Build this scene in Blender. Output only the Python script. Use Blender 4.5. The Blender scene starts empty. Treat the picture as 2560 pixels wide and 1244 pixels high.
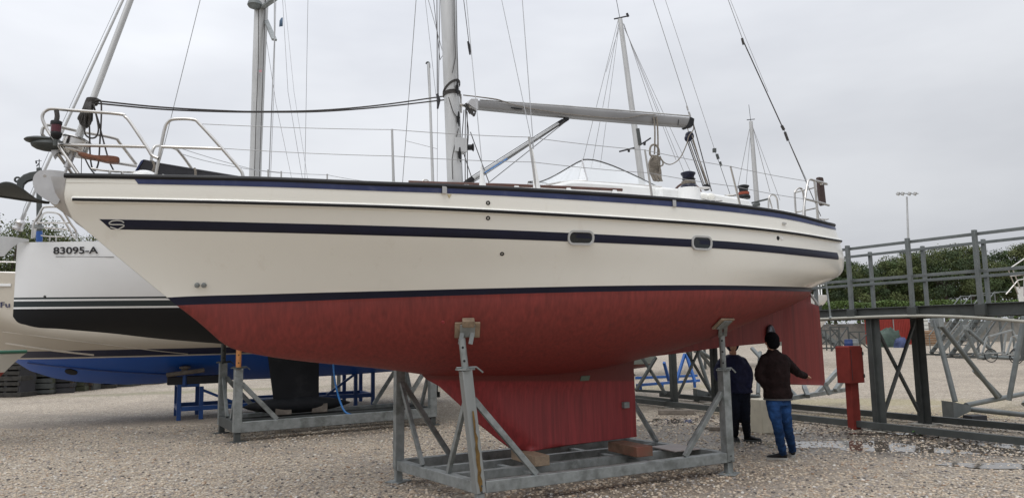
import bpy, bmesh, math, random
import numpy as np
from mathutils import Vector, Matrix
from mathutils.bvhtree import BVHTree
R = math.radians
random.seed(7); rng = np.random.default_rng(11)
scene = bpy.context.scene
col = scene.collection

# ------------------------------------------------------------------ camera
CH = 1.8; FPX = 1850.0; HY = 832.0; CX, CY = 1280.0, 622.0
pitch = math.atan((HY - CY) / FPX); roll = 0.019
Fv = np.array([0, math.cos(pitch), math.sin(pitch)])
R0 = np.array([1.0, 0, 0]); U0 = np.array([0, -math.sin(pitch), math.cos(pitch)])
Rv = math.cos(roll) * R0 - math.sin(roll) * U0
Uv = math.cos(roll) * U0 + math.sin(roll) * R0
CAM = np.array([0, 0, CH])
cd = bpy.data.cameras.new('camera'); cam = bpy.data.objects.new('camera', cd); col.objects.link(cam)
cd.sensor_fit = 'HORIZONTAL'; cd.sensor_width = 36; cd.lens = 36 * FPX / 2560
cd.clip_start = 0.1; cd.clip_end = 2000
cam.matrix_world = Matrix([[Rv[0], Uv[0], -Fv[0], 0], [Rv[1], Uv[1], -Fv[1], 0], [Rv[2], Uv[2], -Fv[2], CH], [0, 0, 0, 1]])
scene.camera = cam

# ------------------------------------------------------------------ world (overcast)
w = bpy.data.worlds.new('World'); scene.world = w; w.use_nodes = True
nt = w.node_tree; nt.nodes.clear()
def N(t, **k):
    n = nt.nodes.new(t)
    for a, b in k.items(): setattr(n, a, b)
    return n
SUN_EL, SUN_ROT = R(58), R(200)
out = N('ShaderNodeOutputWorld'); bg = N('ShaderNodeBackground')
sky = N('ShaderNodeTexSky', sky_type='NISHITA'); sky.sun_disc = False
sky.sun_elevation = SUN_EL; sky.sun_rotation = SUN_ROT; sky.dust_density = 4; sky.air_density = 1.5
tc = N('ShaderNodeTexCoord'); sep = N('ShaderNodeSeparateXYZ')
nt.links.new(tc.outputs['Generated'], sep.inputs[0])
mp = N('ShaderNodeMapping'); mp.inputs['Scale'].default_value = (1.0, 1.0, 3.2)
nt.links.new(tc.outputs['Generated'], mp.inputs[0])
no = N('ShaderNodeTexNoise'); no.inputs['Scale'].default_value = 1.7; no.inputs['Detail'].default_value = 5; no.inputs['Roughness'].default_value = .5
nt.links.new(mp.outputs[0], no.inputs['Vector'])
cr = N('ShaderNodeValToRGB'); cr.color_ramp.elements[0].position = .33; cr.color_ramp.elements[1].position = .68
cr.color_ramp.elements[0].color = (5.35, 5.55, 6.05, 1); cr.color_ramp.elements[1].color = (7.45, 7.65, 8.05, 1)
nt.links.new(no.outputs['Fac'], cr.inputs[0])
# cloud deck gets thicker (darker) towards the right, brighter overhead
m1 = N('ShaderNodeMath', operation='MULTIPLY_ADD'); m1.inputs[1].default_value = -.19; m1.inputs[2].default_value = .955
nt.links.new(sep.outputs[0], m1.inputs[0])
m2 = N('ShaderNodeMath', operation='MULTIPLY_ADD', use_clamp=False); m2.inputs[1].default_value = 2.1
m3 = N('ShaderNodeMath', operation='POWER', use_clamp=False); m3.inputs[1].default_value = 1.9
m4 = N('ShaderNodeMath', operation='MAXIMUM'); m4.inputs[1].default_value = 0; nt.links.new(sep.outputs[2], m4.inputs[0]); nt.links.new(m4.outputs[0], m3.inputs[0])
nt.links.new(m3.outputs[0], m2.inputs[0]); nt.links.new(m1.outputs[0], m2.inputs[2])
vm = N('ShaderNodeVectorMath', operation='SCALE'); nt.links.new(cr.outputs[0], vm.inputs[0]); nt.links.new(m2.outputs[0], vm.inputs['Scale'])
mx = N('ShaderNodeMix', data_type='RGBA'); mx.inputs[0].default_value = .97
nt.links.new(sky.outputs[0], mx.inputs[6]); nt.links.new(vm.outputs[0], mx.inputs[7])
nt.links.new(mx.outputs[2], bg.inputs[0]); bg.inputs[1].default_value = 0.1
nt.links.new(bg.outputs[0], out.inputs[0])

sd = bpy.data.lights.new('sun', 'SUN'); sd.energy = .8; sd.angle = R(28); sd.color = (1, .97, .93)
so = bpy.data.objects.new('sun', sd); col.objects.link(so)
so.rotation_euler = (R(34), 0, R(-20)); so.location = (0, 0, 30)
scene.view_settings.view_transform = 'Standard'; scene.view_settings.look = 'None'
scene.view_settings.exposure = 0.0; scene.view_settings.gamma = 1

# ------------------------------------------------------------------ projection helpers (world metres <-> photo pixels)
def proj(P):
    d = np.asarray(P, float) - CAM
    z = d @ Fv
    return CX + FPX * (d @ Rv) / z, CY - FPX * (d @ Uv) / z
def ray(px, py):
    d = Fv + Rv * (px - CX) / FPX - Uv * (py - CY) / FPX
    return d / d[1]
def at(px, py, Y): return CAM + ray(px, py) * Y
def ground(px, py, z=0.0):
    d = ray(px, py); return CAM + d * ((z - CH) / d[2])
class Frame:
    def __init__(s, ox, oy, th):
        s.o = np.array([ox, oy]); th = R(th); s.u = np.array([math.sin(th), math.cos(th)]); s.n = np.array([math.cos(th), -math.sin(th)])
    def w(s, t, n, z):
        p = s.o + s.u * t + s.n * n; return np.array([p[0], p[1], z])
    def loc(s, P):
        d = np.asarray(P)[:2] - s.o; return d @ s.u, d @ s.n, P[2]
    def pl(s, px, py, n=0.0):           # point of the vertical plane at lateral offset n seen at that pixel
        d = ray(px, py); k = (n + s.o @ s.n) / (d[:2] @ s.n); return CAM + d * k
    def plt(s, px, py, n=0.0):
        t, _, z = s.loc(s.pl(px, py, n)); return t, z
def curve(pts):
    x = np.array([p[0] for p in pts], float); y = np.array([p[1] for p in pts], float)
    h = np.diff(x); d = np.diff(y) / h; m = np.zeros(len(x)); m[0] = d[0]; m[-1] = d[-1]
    for i in range(1, len(x) - 1): m[i] = (d[i-1] * h[i] + d[i] * h[i-1]) / (h[i] + h[i-1])
    def f(q):
        q = np.asarray(q, float); i = np.clip(np.searchsorted(x, q) - 1, 0, len(h) - 1)
        s = (q - x[i]) / h[i]; sc = np.clip(s, 0, 1)
        r = (2*sc**3-3*sc**2+1)*y[i] + (sc**3-2*sc**2+sc)*h[i]*m[i] + (-2*sc**3+3*sc**2)*y[i+1] + (sc**3-sc**2)*h[i]*m[i+1]
        return r + np.where(s < 0, s*h[i]*m[i], 0) + np.where(s > 1, (s-1)*h[i]*m[i+1], 0)
    return f
def smooth(pts, k=6):
    """Catmull-Rom through 3D points"""
    P = [np.asarray(p, float) for p in pts]
    if len(P) < 3: return P
    o = []
    Q = [2*P[0]-P[1]] + P + [2*P[-1]-P[-2]]
    for i in range(1, len(Q)-2):
        for j in range(k):
            s = j/k; a, b, c, d = Q[i-1], Q[i], Q[i+1], Q[i+2]
            o.append(.5*((2*b)+(c-a)*s+(2*a-5*b+4*c-d)*s*s+(3*b-a-3*c+d)*s**3))
    o.append(P[-1]); return o

# ------------------------------------------------------------------ mesh builder
ORG = {}
def nrm(v):
    v = np.asarray(v, float); return v / (np.linalg.norm(v) + 1e-12)
def basis(d, up=(0, 0, 1)):
    d = nrm(d); up = np.asarray(up, float)
    if abs(d @ nrm(up)) > .98: up = np.array([0, 1.0, 0]) if abs(d[1]) < .9 else np.array([1.0, 0, 0])
    x = nrm(np.cross(d, up)); return d, x, np.cross(x, d)
class MB:
    def __init__(s): s.v = []; s.f = []; s.m = []; s.mi = 0
    def add(s, vs, fs, mi=None):
        o = len(s.v); s.v += [tuple(map(float, v)) for v in vs]
        s.f += [[i + o for i in f] for f in fs]; s.m += [s.mi if mi is None else mi] * len(fs); return s
    def bar(s, p, q, w=.05, h=None, up=(0, 0, 1), w2=None, h2=None):
        h = h or w; w2 = w2 or w; h2 = h2 or h
        p = np.asarray(p, float); q = np.asarray(q, float); d, x, y = basis(q - p, up)
        vs = [p + x*a*w/2 + y*b*h/2 for a, b in ((-1,-1),(1,-1),(1,1),(-1,1))] + [q + x*a*w2/2 + y*b*h2/2 for a, b in ((-1,-1),(1,-1),(1,1),(-1,1))]
        return s.add(vs, [[3,2,1,0],[4,5,6,7],[0,1,5,4],[1,2,6,5],[2,3,7,6],[3,0,4,7]])
    def box(s, c, dx, dy, dz, ang=0):
        ca, sa = math.cos(ang), math.sin(ang); c = np.asarray(c, float)
        vs = []
        for z in (-.5, .5):
            for a, b in ((-.5,-.5),(.5,-.5),(.5,.5),(-.5,.5)):
                X, Y = a*dx, b*dy; vs.append(c + np.array([X*ca - Y*sa, X*sa + Y*ca, z*dz]))
        return s.add(vs, [[3,2,1,0],[4,5,6,7],[0,1,5,4],[1,2,6,5],[2,3,7,6],[3,0,4,7]])
    def tube(s, pts, r, seg=8, closed=False, caps=True):
        P = [np.asarray(p, float) for p in pts]; n = len(P)
        rr = r if hasattr(r, '__len__') else [r]*n
        vs = []; x = None
        for i in range(n):
            a = P[i-1] if (i > 0 or closed) else P[i]; b = P[(i+1) % n] if (i < n-1 or closed) else P[i]
            d = nrm(b - a)
            if x is None: _, x, y = basis(d)
            else:
                x = x - d*(x @ d); x = nrm(x); y = np.cross(x, d)
            y = np.cross(x, d)
            for k in range(seg):
                an = 2*math.pi*k/seg; vs.append(P[i] + rr[i]*(x*math.cos(an) + y*math.sin(an)))
        fs = []
        for i in range(n if closed else n-1):
            j = (i+1) % n
            for k in range(seg): fs.append([i*seg+k, i*seg+(k+1) % seg, j*seg+(k+1) % seg, j*seg+k])
        if caps and not closed: fs += [list(range(seg))[::-1], [(n-1)*seg+k for k in range(seg)]]
        return s.add(vs, fs)
    def lathe(s, base, axis, prof, seg=16):
        base = np.asarray(base, float); d, x, y = basis(axis)
        vs = []
        for r, h in prof:
            for k in range(seg):
                an = 2*math.pi*k/seg; vs.append(base + d*h + r*(x*math.cos(an) + y*math.sin(an)))
        fs = [[i*seg+k, i*seg+(k+1) % seg, (i+1)*seg+(k+1) % seg, (i+1)*seg+k] for i in range(len(prof)-1) for k in range(seg)]
        fs += [list(range(seg))[::-1], [(len(prof)-1)*seg+k for k in range(seg)]]
        return s.add(vs, fs)
    def ball(s, c, r, seg=12, rings=8, ax=None):
        c = np.asarray(c, float); r = r if hasattr(r, '__len__') else (r, r, r)
        A = np.eye(3) if ax is None else np.array(ax)
        vs = []
        for i in range(rings+1):
            ph = math.pi*i/rings
            for k in range(seg):
                an = 2*math.pi*k/seg
                l = np.array([r[0]*math.sin(ph+1e-4)*math.cos(an), r[1]*math.sin(ph+1e-4)*math.sin(an), r[2]*math.cos(ph)])
                vs.append(c + l @ A)
        fs = [[i*seg+k, (i+1)*seg+k, (i+1)*seg+(k+1) % seg, i*seg+(k+1) % seg] for i in range(rings) for k in range(seg)]
        return s.add(vs, fs)
    def prism(s, poly, off):
        P = [np.asarray(p, float) for p in poly]; off = np.asarray(off, float); n = len(P)
        vs = [p for p in P] + [p + off for p in P]
        return s.add(vs, [list(range(n))[::-1], [n+i for i in range(n)]] + [[i, (i+1) % n, n+(i+1) % n, n+i] for i in range(n)])
    def grid(s, rows, mi=None, closed=False, rowmats=None):
        nr = len(rows); nc = len(rows[0]); o = len(s.v)
        for r in rows: s.v += [tuple(map(float, p)) for p in r]
        for i in range(nr-1):
            for k in range(nc if closed else nc-1):
                a = o+i*nc+k; b = o+i*nc+(k+1) % nc
                s.f.append([a, b, b+nc, a+nc]); s.m.append(rowmats[i] if rowmats else (s.mi if mi is None else mi))
        return s
    def build(s, name, mats, parent=None, smooth_=True, bevel=0, fixn=True, ang=38):
        if not isinstance(mats, (list, tuple)): mats = [mats]
        V = np.array(s.v)
        if parent is not None: org = ORG[parent.name]
        else: org = np.array([(V[:,0].min()+V[:,0].max())/2, (V[:,1].min()+V[:,1].max())/2, V[:,2].min()])
        me = bpy.data.meshes.new(name); me.from_pydata((V - org).tolist(), [], s.f); me.validate()
        for m in mats: me.materials.append(m)
        if len(me.polygons) == len(s.m): me.polygons.foreach_set('material_index', s.m)
        if fixn:
            bm = bmesh.new(); bm.from_mesh(me); bmesh.ops.recalc_face_normals(bm, faces=bm.faces); bm.to_mesh(me); bm.free()
        if smooth_:
            me.shade_smooth(); me.set_sharp_from_angle(angle=R(ang))
        o = bpy.data.objects.new(name, me); col.objects.link(o)
        if parent is not None: o.parent = parent
        else: o.location = org
        ORG[o.name] = org
        if bevel:
            b = o.modifiers.new('bevel', 'BEVEL'); b.width = bevel; b.segments = 2; b.limit_method = 'ANGLE'; b.angle_limit = R(40)
        return o
def tag(o, label=None, cat=None, group=None, kind=None):
    if label: o['label'] = label
    if cat: o['category'] = cat
    if group: o['group'] = group
    if kind: o['kind'] = kind
    return o
def thing(name, loc, label, cat, group=None):
    o = bpy.data.objects.new(name, None); col.objects.link(o); o.location = tuple(map(float, loc)); o.empty_display_size = .2
    ORG[o.name] = np.array(loc, float); return tag(o, label, cat, group)
def copy_tree(o, loc, rz=0, label=None, parent=None, scale=None):
    c = o.copy(); col.objects.link(c)
    if parent is None:
        c.location = tuple(map(float, loc)); c.rotation_euler = (0, 0, rz)
        if scale: c.scale = (scale,)*3
        if label: c['label'] = label
    else: c.parent = parent
    for ch in list(o.children): copy_tree(ch, None, parent=c)
    return c

# ------------------------------------------------------------------ materials
def mat(name, c, rough=.5, metal=0, var=.12, scale=3.0, streak=0, dirt=None, dirt_amt=0, bump=0, bscale=40, spec=.5, coat=0, alpha=None, dirt_scale=2.0, dcover=.55):
    m = bpy.data.materials.new(name); m.use_nodes = True; t = m.node_tree; b = t.nodes['Principled BSDF']
    b.inputs['Roughness'].default_value = rough; b.inputs['Metallic'].default_value = metal
    b.inputs['Specular IOR Level'].default_value = spec; b.inputs['Coat Weight'].default_value = coat
    L = t.links.new
    def n(k, **kw):
        q = t.nodes.new(k)
        for a, v in kw.items(): setattr(q, a, v)
        return q
    tcn = n('ShaderNodeTexCoord'); src = tcn.outputs['Object']
    mpn = n('ShaderNodeMapping'); L(src, mpn.inputs[0])
    if streak: mpn.inputs['Scale'].default_value = (1, 1, 1/streak)
    nz = n('ShaderNodeTexNoise'); nz.inputs['Scale'].default_value = scale; nz.inputs['Detail'].default_value = 6; nz.inputs['Roughness'].default_value = .6
    L(mpn.outputs[0], nz.inputs['Vector'])
    mxn = n('ShaderNodeMix', data_type='RGBA')
    rr = n('ShaderNodeMapRange'); rr.inputs[1].default_value = .3; rr.inputs[2].default_value = .7; L(nz.outputs['Fac'], rr.inputs[0]); L(rr.outputs[0], mxn.inputs[0])
    mxn.inputs[6].default_value = tuple(x*(1-var) for x in c) + (1,); mxn.inputs[7].default_value = tuple(min(1, x*(1+var)) for x in c) + (1,)
    o = mxn.outputs[2]
    if dirt:
        n2 = n('ShaderNodeTexNoise'); n2.inputs['Scale'].default_value = dirt_scale; n2.inputs['Detail'].default_value = 8; n2.inputs['Roughness'].default_value = .65; L(mpn.outputs[0], n2.inputs['Vector'])
        r2 = n('ShaderNodeMapRange'); r2.inputs[1].default_value = dcover; r2.inputs[2].default_value = dcover+.15; r2.inputs[4].default_value = dirt_amt; L(n2.outputs['Fac'], r2.inputs[0])
        m3 = n('ShaderNodeMix', data_type='RGBA'); L(r2.outputs[0], m3.inputs[0]); L(o, m3.inputs[6]); m3.inputs[7].default_value = tuple(dirt) + (1,); o = m3.outputs[2]
    L(o, b.inputs['Base Color'])
    if bump:
        n3 = n('ShaderNodeTexNoise'); n3.inputs['Scale'].default_value = bscale; n3.inputs['Detail'].default_value = 4; L(mpn.outputs[0], n3.inputs['Vector'])
        bp = n('ShaderNodeBump'); bp.inputs['Strength'].default_value = bump; bp.inputs['Distance'].default_value = .01; L(n3.outputs['Fac'], bp.inputs['Height']); L(bp.outputs[0], b.inputs['Normal'])
    if alpha is not None: b.inputs['Alpha'].default_value = alpha
    return m
def zmat(name, stops, rough=.3, var=.05, spec=.5):
    """paint whose colour changes at fixed heights (stops: [(z, colour)...], colour holds from z upwards)"""
    m = mat(name, (1, 1, 1), rough=rough, var=var, scale=1.5, spec=spec); t = m.node_tree; b = t.nodes['Principled BSDF']
    src = b.inputs['Base Color'].links[0].from_socket
    ge = t.nodes.new('ShaderNodeNewGeometry'); se = t.nodes.new('ShaderNodeSeparateXYZ'); t.links.new(ge.outputs['Position'], se.inputs[0])
    mr = t.nodes.new('ShaderNodeMapRange'); mr.inputs[1].default_value = 0; mr.inputs[2].default_value = 4; t.links.new(se.outputs[2], mr.inputs[0])
    cr = t.nodes.new('ShaderNodeValToRGB'); cr.color_ramp.interpolation = 'CONSTANT'; e = cr.color_ramp.elements
    while len(e) > 1: e.remove(e[-1])
    e[0].position = 0; e[0].color = tuple(stops[0][1]) + (1,)
    for z, c in stops[1:]:
        q = e.new(z/4); q.color = tuple(c) + (1,)
    t.links.new(mr.outputs[0], cr.inputs[0])
    mu = t.nodes.new('ShaderNodeMix'); mu.data_type = 'RGBA'; mu.blend_type = 'MULTIPLY'; mu.inputs[0].default_value = 1
    t.links.new(cr.outputs[0], mu.inputs[6]); t.links.new(src, mu.inputs[7]); t.links.new(mu.outputs[2], b.inputs['Base Color'])
    return m
M = {}
M['gel'] = mat('cream gelcoat', (.81, .795, .73), .2, var=.02, scale=.9, streak=4, dirt=(.50, .43, .32), dirt_amt=.16, dirt_scale=5, coat=.35, dcover=.6)
M['white'] = mat('white gelcoat', (.78, .78, .76), .28, var=.05, dirt=(.4,.38,.32), dirt_amt=.2)
M['red'] = mat('red antifouling', (.180, .0235, .019), .55, var=.24, scale=26, streak=40, dirt=(.085, .014, .013), dirt_amt=.6, dirt_scale=15, bump=.15, bscale=60, dcover=.56)
M['redkeel'] = mat('crimson antifouling', (.225, .024, .026), .55, var=.28, scale=22, streak=26, dirt=(.13, .016, .018), dirt_amt=.55, dirt_scale=16, bump=.3, bscale=40)
M['navy'] = mat('navy stripe', (.007, .009, .026), .35, spec=.3, var=.2)
M['navyband'] = mat('blue toerail band', (.022, .034, .105), .35, var=.2, dirt=(.09,.10,.15), dirt_amt=.4, dirt_scale=6)
M['black'] = mat('black rubber', (.009, .009, .010), .5, spec=.3, var=.3)
M['blackfoul'] = mat('black antifouling', (.011, .012, .014), .7, spec=.2, var=.2, dirt=(.05,.05,.05), dirt_amt=.3)
M['inox'] = mat('stainless steel', (.52, .50, .47), .22, metal=1, var=.12, scale=6)
M['inoxdull'] = mat('worn stainless steel', (.50, .49, .48), .38, metal=.85, var=.12, scale=5, dirt=(.28, .2, .14), dirt_amt=.55, dirt_scale=3, dcover=.6)
M['alu'] = mat('anodised aluminium', (.50, .50, .49), .42, metal=.55, var=.12, scale=4, streak=6, dirt=(.27, .26, .24), dirt_amt=.5, dirt_scale=3)
M['boom'] = mat('grey boom aluminium', (.215, .21, .205), .42, metal=.35, var=.1, scale=2)
M['wire'] = mat('rigging wire', (.30, .30, .30), .4, metal=.6, var=.1)
M['rope'] = mat('dark braided rope', (.05, .046, .043), .8, var=.4, scale=60, bump=.5, bscale=200)
M['ropegrey'] = mat('grey braided rope', (.19, .165, .135), .85, var=.35, scale=50, bump=.5, bscale=200)
M['galv'] = mat('galvanised steel', (.235, .252, .248), .5, metal=.3, var=.24, scale=9, dirt=(.10, .108, .10), dirt_amt=.7, dirt_scale=4, dcover=.5, bump=.1)
M['galvdark'] = mat('weathered dark steel', (.062, .068, .065), .6, metal=.15, var=.25, scale=4, dirt=(.04, .042, .04), dirt_amt=.6, dirt_scale=2)
M['galvrust'] = mat('galvanised steel with rust streaks', (.26, .275, .27), .5, metal=.3, var=.14, scale=5, streak=9, dirt=(.17, .075, .015), dirt_amt=.85, dirt_scale=4.2, dcover=.62)
M['orange'] = mat('orange primer tube', (.42, .17, .05), .6, var=.25, scale=9, dirt=(.12,.05,.02), dirt_amt=.6)
M['bluesteel'] = mat('blue painted steel', (.012, .060, .22), .45, var=.2, dirt=(.02,.03,.05), dirt_amt=.5)
M['wood'] = mat('rough timber', (.25, .185, .125), .8, var=.3, scale=9, dirt=(.10,.07,.05), dirt_amt=.7, bump=.4)
M['piergrey'] = mat('dull galvanised railing', (.145, .158, .155), .55, metal=.3, var=.18, scale=5, dirt=(.07,.075,.07), dirt_amt=.5)
M['woodgrey'] = mat('grey weathered timber', (.17, .145, .12), .85, var=.3, scale=9, dirt=(.07,.06,.05), dirt_amt=.7, bump=.4)
M['teak'] = mat('varnished teak', (.075, .024, .012), .4, var=.3, scale=14)
M['conc'] = mat('concrete', (.40, .38, .33), .85, var=.12, dirt=(.2,.18,.15), dirt_amt=.6, bump=.3)
M['greybox'] = mat('dark grey plastic', (.028, .028, .032), .55, spec=.3, var=.2)
M['jacket'] = mat('dark brown jacket cloth', (.013, .007, .007), .9, spec=.15, var=.35, scale=14, bump=.6, bscale=30)
M['jeans'] = mat('blue denim', (.014, .045, .13), .9, spec=.15, var=.6, scale=9, bump=.6, bscale=28, dirt=(.012,.03,.085), dirt_amt=.7, dirt_scale=7)
M['navycloth'] = mat('navy raincoat cloth', (.009, .012, .040), .7, spec=.25, var=.35, scale=14, bump=.6, bscale=28)
M['darkcloth'] = mat('dark trousers cloth', (.007, .009, .017), .9, spec=.15, var=.3, bump=.6, bscale=28)
M['skin'] = mat('skin', (.46, .25, .17), .5, var=.08)
M['cap'] = mat('black knitted wool', (.005, .005, .006), 1, spec=.08, var=.4, scale=60, bump=.8, bscale=120)
M['sole'] = mat('pale shoe sole', (.40, .39, .36), .7)
M['rudder'] = M['red']
def glassmat(name, c, a, rough=.05):
    m = mat(name, c, rough, var=.02); b = m.node_tree.nodes['Principled BSDF']; b.inputs['Alpha'].default_value = a; return m
M['perspex'] = glassmat('clear acrylic screen', (.80, .83, .83), .42)
M['glass'] = mat('dark window glass', (.012, .016, .018), .06, var=.2)
# ------------------------------------------------------------------ ground
def ground_material():
    m = bpy.data.materials.new('gravel yard'); m.use_nodes = True; t = m.node_tree; b = t.nodes['Principled BSDF']; L = t.links.new
    def n(k, **kw):
        q = t.nodes.new(k)
        for a, v in kw.items(): setattr(q, a, v)
        return q
    geo = n('ShaderNodeNewGeometry'); P = geo.outputs['Position']
    vo = n('ShaderNodeTexVoronoi'); vo.inputs['Scale'].default_value = 41; vo.inputs['Randomness'].default_value = 1; L(P, vo.inputs['Vector'])
    se = n('ShaderNodeSeparateColor'); L(vo.outputs['Color'], se.inputs[0])
    cr = n('ShaderNodeValToRGB'); L(se.outputs[0], cr.inputs[0]); e = cr.color_ramp.elements
    e[0].position = 0; e[0].color = (.17, .145, .12, 1); e[1].position = 1; e[1].color = (.66, .61, .53, 1)
    for p, c in ((.15, (.31, .26, .205, 1)), (.4, (.45, .365, .27, 1)), (.62, (.50, .43, .335, 1)), (.8, (.41, .35, .285, 1)), (.92, (.63, .55, .43, 1))):
        q = e.new(p); q.color = c
    # crevices between stones
    rd = n('ShaderNodeMapRange'); rd.inputs[1].default_value = .25; rd.inputs[2].default_value = .65; rd.inputs[3].default_value = 1; rd.inputs[4].default_value = .55; L(vo.outputs['Distance'], rd.inputs[0])
    v2 = n('ShaderNodeTexVoronoi'); v2.inputs['Scale'].default_value = 9; L(P, v2.inputs['Vector'])
    nz = n('ShaderNodeTexNoise'); nz.inputs['Scale'].default_value = .45; nz.inputs['Detail'].default_value = 8; nz.inputs['Roughness'].default_value = .65; L(P, nz.inputs['Vector'])
    r1 = n('ShaderNodeMapRange'); r1.inputs[1].default_value = .3; r1.inputs[2].default_value = .7; r1.inputs[3].default_value = .82; r1.inputs[4].default_value = 1.2; L(nz.outputs['Fac'], r1.inputs[0])
    nf = n('ShaderNodeTexNoise'); nf.inputs['Scale'].default_value = 6; nf.inputs['Detail'].default_value = 6; L(P, nf.inputs['Vector'])
    r3 = n('ShaderNodeMapRange'); r3.inputs[1].default_value = .3; r3.inputs[2].default_value = .7; r3.inputs[3].default_value = .8; r3.inputs[4].default_value = 1.2; L(nf.outputs['Fac'], r3.inputs[0])
    mu = n('ShaderNodeMath', operation='MULTIPLY'); L(rd.outputs[0], mu.inputs[0]); L(r1.outputs[0], mu.inputs[1])
    mu2 = n('ShaderNodeMath', operation='MULTIPLY'); L(mu.outputs[0], mu2.inputs[0]); L(r3.outputs[0], mu2.inputs[1])
    sc = n('ShaderNodeVectorMath', operation='SCALE'); L(cr.outputs[0], sc.inputs[0]); L(mu2.outputs[0], sc.inputs['Scale'])
    colr = sc.outputs[0]
    # wheel tracks: long faint paler ruts of crushed stone
    for (R_, cx, cy) in ((26.0, -20, -8), (27.9, -20, -8), (44, 30, -26), (45.9, 30, -26)):
        d_ = n('ShaderNodeVectorMath', operation='DISTANCE'); L(P, d_.inputs[0]); d_.inputs[1].default_value = (cx, cy, 0)
        s1 = n('ShaderNodeMath', operation='SUBTRACT'); L(d_.outputs['Value'], s1.inputs[0]); s1.inputs[1].default_value = R_
        a1 = n('ShaderNodeMath', operation='ABSOLUTE'); L(s1.outputs[0], a1.inputs[0]); q1 = n('ShaderNodeMapRange'); q1.inputs[1].default_value = .1; q1.inputs[2].default_value = .38; q1.inputs[3].default_value = .75; q1.inputs[4].default_value = 0; L(a1.outputs[0], q1.inputs[0])
        q2 = n('ShaderNodeMath', operation='MULTIPLY'); L(q1.outputs[0], q2.inputs[0]); L(nf.outputs['Fac'], q2.inputs[1])
        mt_ = n('ShaderNodeMix', data_type='RGBA'); L(q2.outputs[0], mt_.inputs[0]); L(colr, mt_.inputs[6]); mt_.inputs[7].default_value = (.22, .19, .16, 1); colr = mt_.outputs[2]
    def ellipse(cx, cy, rx, ry, ang, soft=.5, namp=.9, nscale=.9):
        mp = n('ShaderNodeMapping'); mp.vector_type = 'TEXTURE'; mp.inputs['Location'].default_value = (cx, cy, 0); mp.inputs['Rotation'].default_value = (0, 0, ang); mp.inputs['Scale'].default_value = (rx, ry, 1e6); L(P, mp.inputs[0])
        ln = n('ShaderNodeVectorMath', operation='LENGTH'); L(mp.outputs[0], ln.inputs[0])
        n4 = n('ShaderNodeTexNoise'); n4.inputs['Scale'].default_value = nscale; n4.inputs['Detail'].default_value = 7; L(P, n4.inputs['Vector'])
        ad = n('ShaderNodeMath', operation='MULTIPLY_ADD'); L(n4.outputs['Fac'], ad.inputs[0]); ad.inputs[1].default_value = namp*2; L(ln.outputs['Value'], ad.inputs[2])
        mr = n('ShaderNodeMapRange'); mr.inputs[1].default_value = 1+namp-soft*.5; mr.inputs[2].default_value = 1+namp+soft*.5; mr.inputs[3].default_value = 1; mr.inputs[4].default_value = 0; L(ad.outputs[0], mr.inputs[0])
        return mr.outputs[0]
    # weeds / moss, drier patches
    for (cx, cy, rx, ry, an, c, amt) in ((8.6, 18.0, 2.6, .9, -.3, (.30, .26, .12), .5), (9.5, 15.5, 2.4, 1.0, -.5, (.32, .26, .13), .5), (6.0, 15.2, 1.6, .7, -.6, (.33, .25, .11), .55), (4.2, 24, 3.5, 1.0, 0, (.21, .19, .09), .45), (-11, 26, 4, .8, .3, (.15,.15,.07), .5)):
        f = ellipse(cx, cy, rx, ry, an, .8, .9, 1.5)
        fm = n('ShaderNodeMath', operation='MULTIPLY'); fm.inputs[1].default_value = amt; L(f, fm.inputs[0])
        mx = n('ShaderNodeMix', data_type='RGBA'); L(fm.outputs[0], mx.inputs[0]); L(colr, mx.inputs[6]); mx.inputs[7].default_value = c + (1,); colr = mx.outputs[2]
    # soft darker, browner patches under the hulls and along the cradles
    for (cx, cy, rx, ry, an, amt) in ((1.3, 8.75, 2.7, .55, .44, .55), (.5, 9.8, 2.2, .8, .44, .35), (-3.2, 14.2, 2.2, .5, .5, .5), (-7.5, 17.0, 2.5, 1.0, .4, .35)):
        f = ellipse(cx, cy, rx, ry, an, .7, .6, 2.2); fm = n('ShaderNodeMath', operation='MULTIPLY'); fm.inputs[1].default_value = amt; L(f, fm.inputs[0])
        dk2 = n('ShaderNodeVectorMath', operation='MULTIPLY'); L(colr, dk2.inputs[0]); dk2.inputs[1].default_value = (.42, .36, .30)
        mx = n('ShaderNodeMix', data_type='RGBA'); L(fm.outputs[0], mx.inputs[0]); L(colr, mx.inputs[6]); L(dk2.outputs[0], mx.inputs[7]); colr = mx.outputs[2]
    # wet, darkened ground near the puddles
    wet = ellipse(6.2, 11.4, 4.6, 1.25, -.35, .5, .7, 1.1)
    wet2 = ellipse(2.9, 13.2, 2.2, 1.5, -.2, .5, .8, 1.4)
    mxw = n('ShaderNodeMath', operation='MAXIMUM'); L(wet, mxw.inputs[0]); L(wet2, mxw.inputs[1])
    wm = n('ShaderNodeMath', operation='MULTIPLY'); wm.inputs[1].default_value = .85; L(mxw.outputs[0], wm.inputs[0])
    dk = n('ShaderNodeVectorMath', operation='SCALE'); L(colr, dk.inputs[0]); dk.inputs['Scale'].default_value = .36
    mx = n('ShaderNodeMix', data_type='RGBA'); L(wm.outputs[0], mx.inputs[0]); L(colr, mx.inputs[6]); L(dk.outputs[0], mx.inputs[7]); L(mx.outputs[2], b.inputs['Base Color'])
    ro = n('ShaderNodeMapRange'); ro.inputs[3].default_value = .8; ro.inputs[4].default_value = .3; L(mxw.outputs[0], ro.inputs[0]); L(ro.outputs[0], b.inputs['Roughness'])
    bp = n('ShaderNodeBump'); bp.inputs['Strength'].default_value = .9; bp.inputs['Distance'].default_value = .014; bp.invert = True; L(vo.outputs['Distance'], bp.inputs['Height'])
    L(bp.outputs[0], b.inputs['Normal'])
    return m
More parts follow.
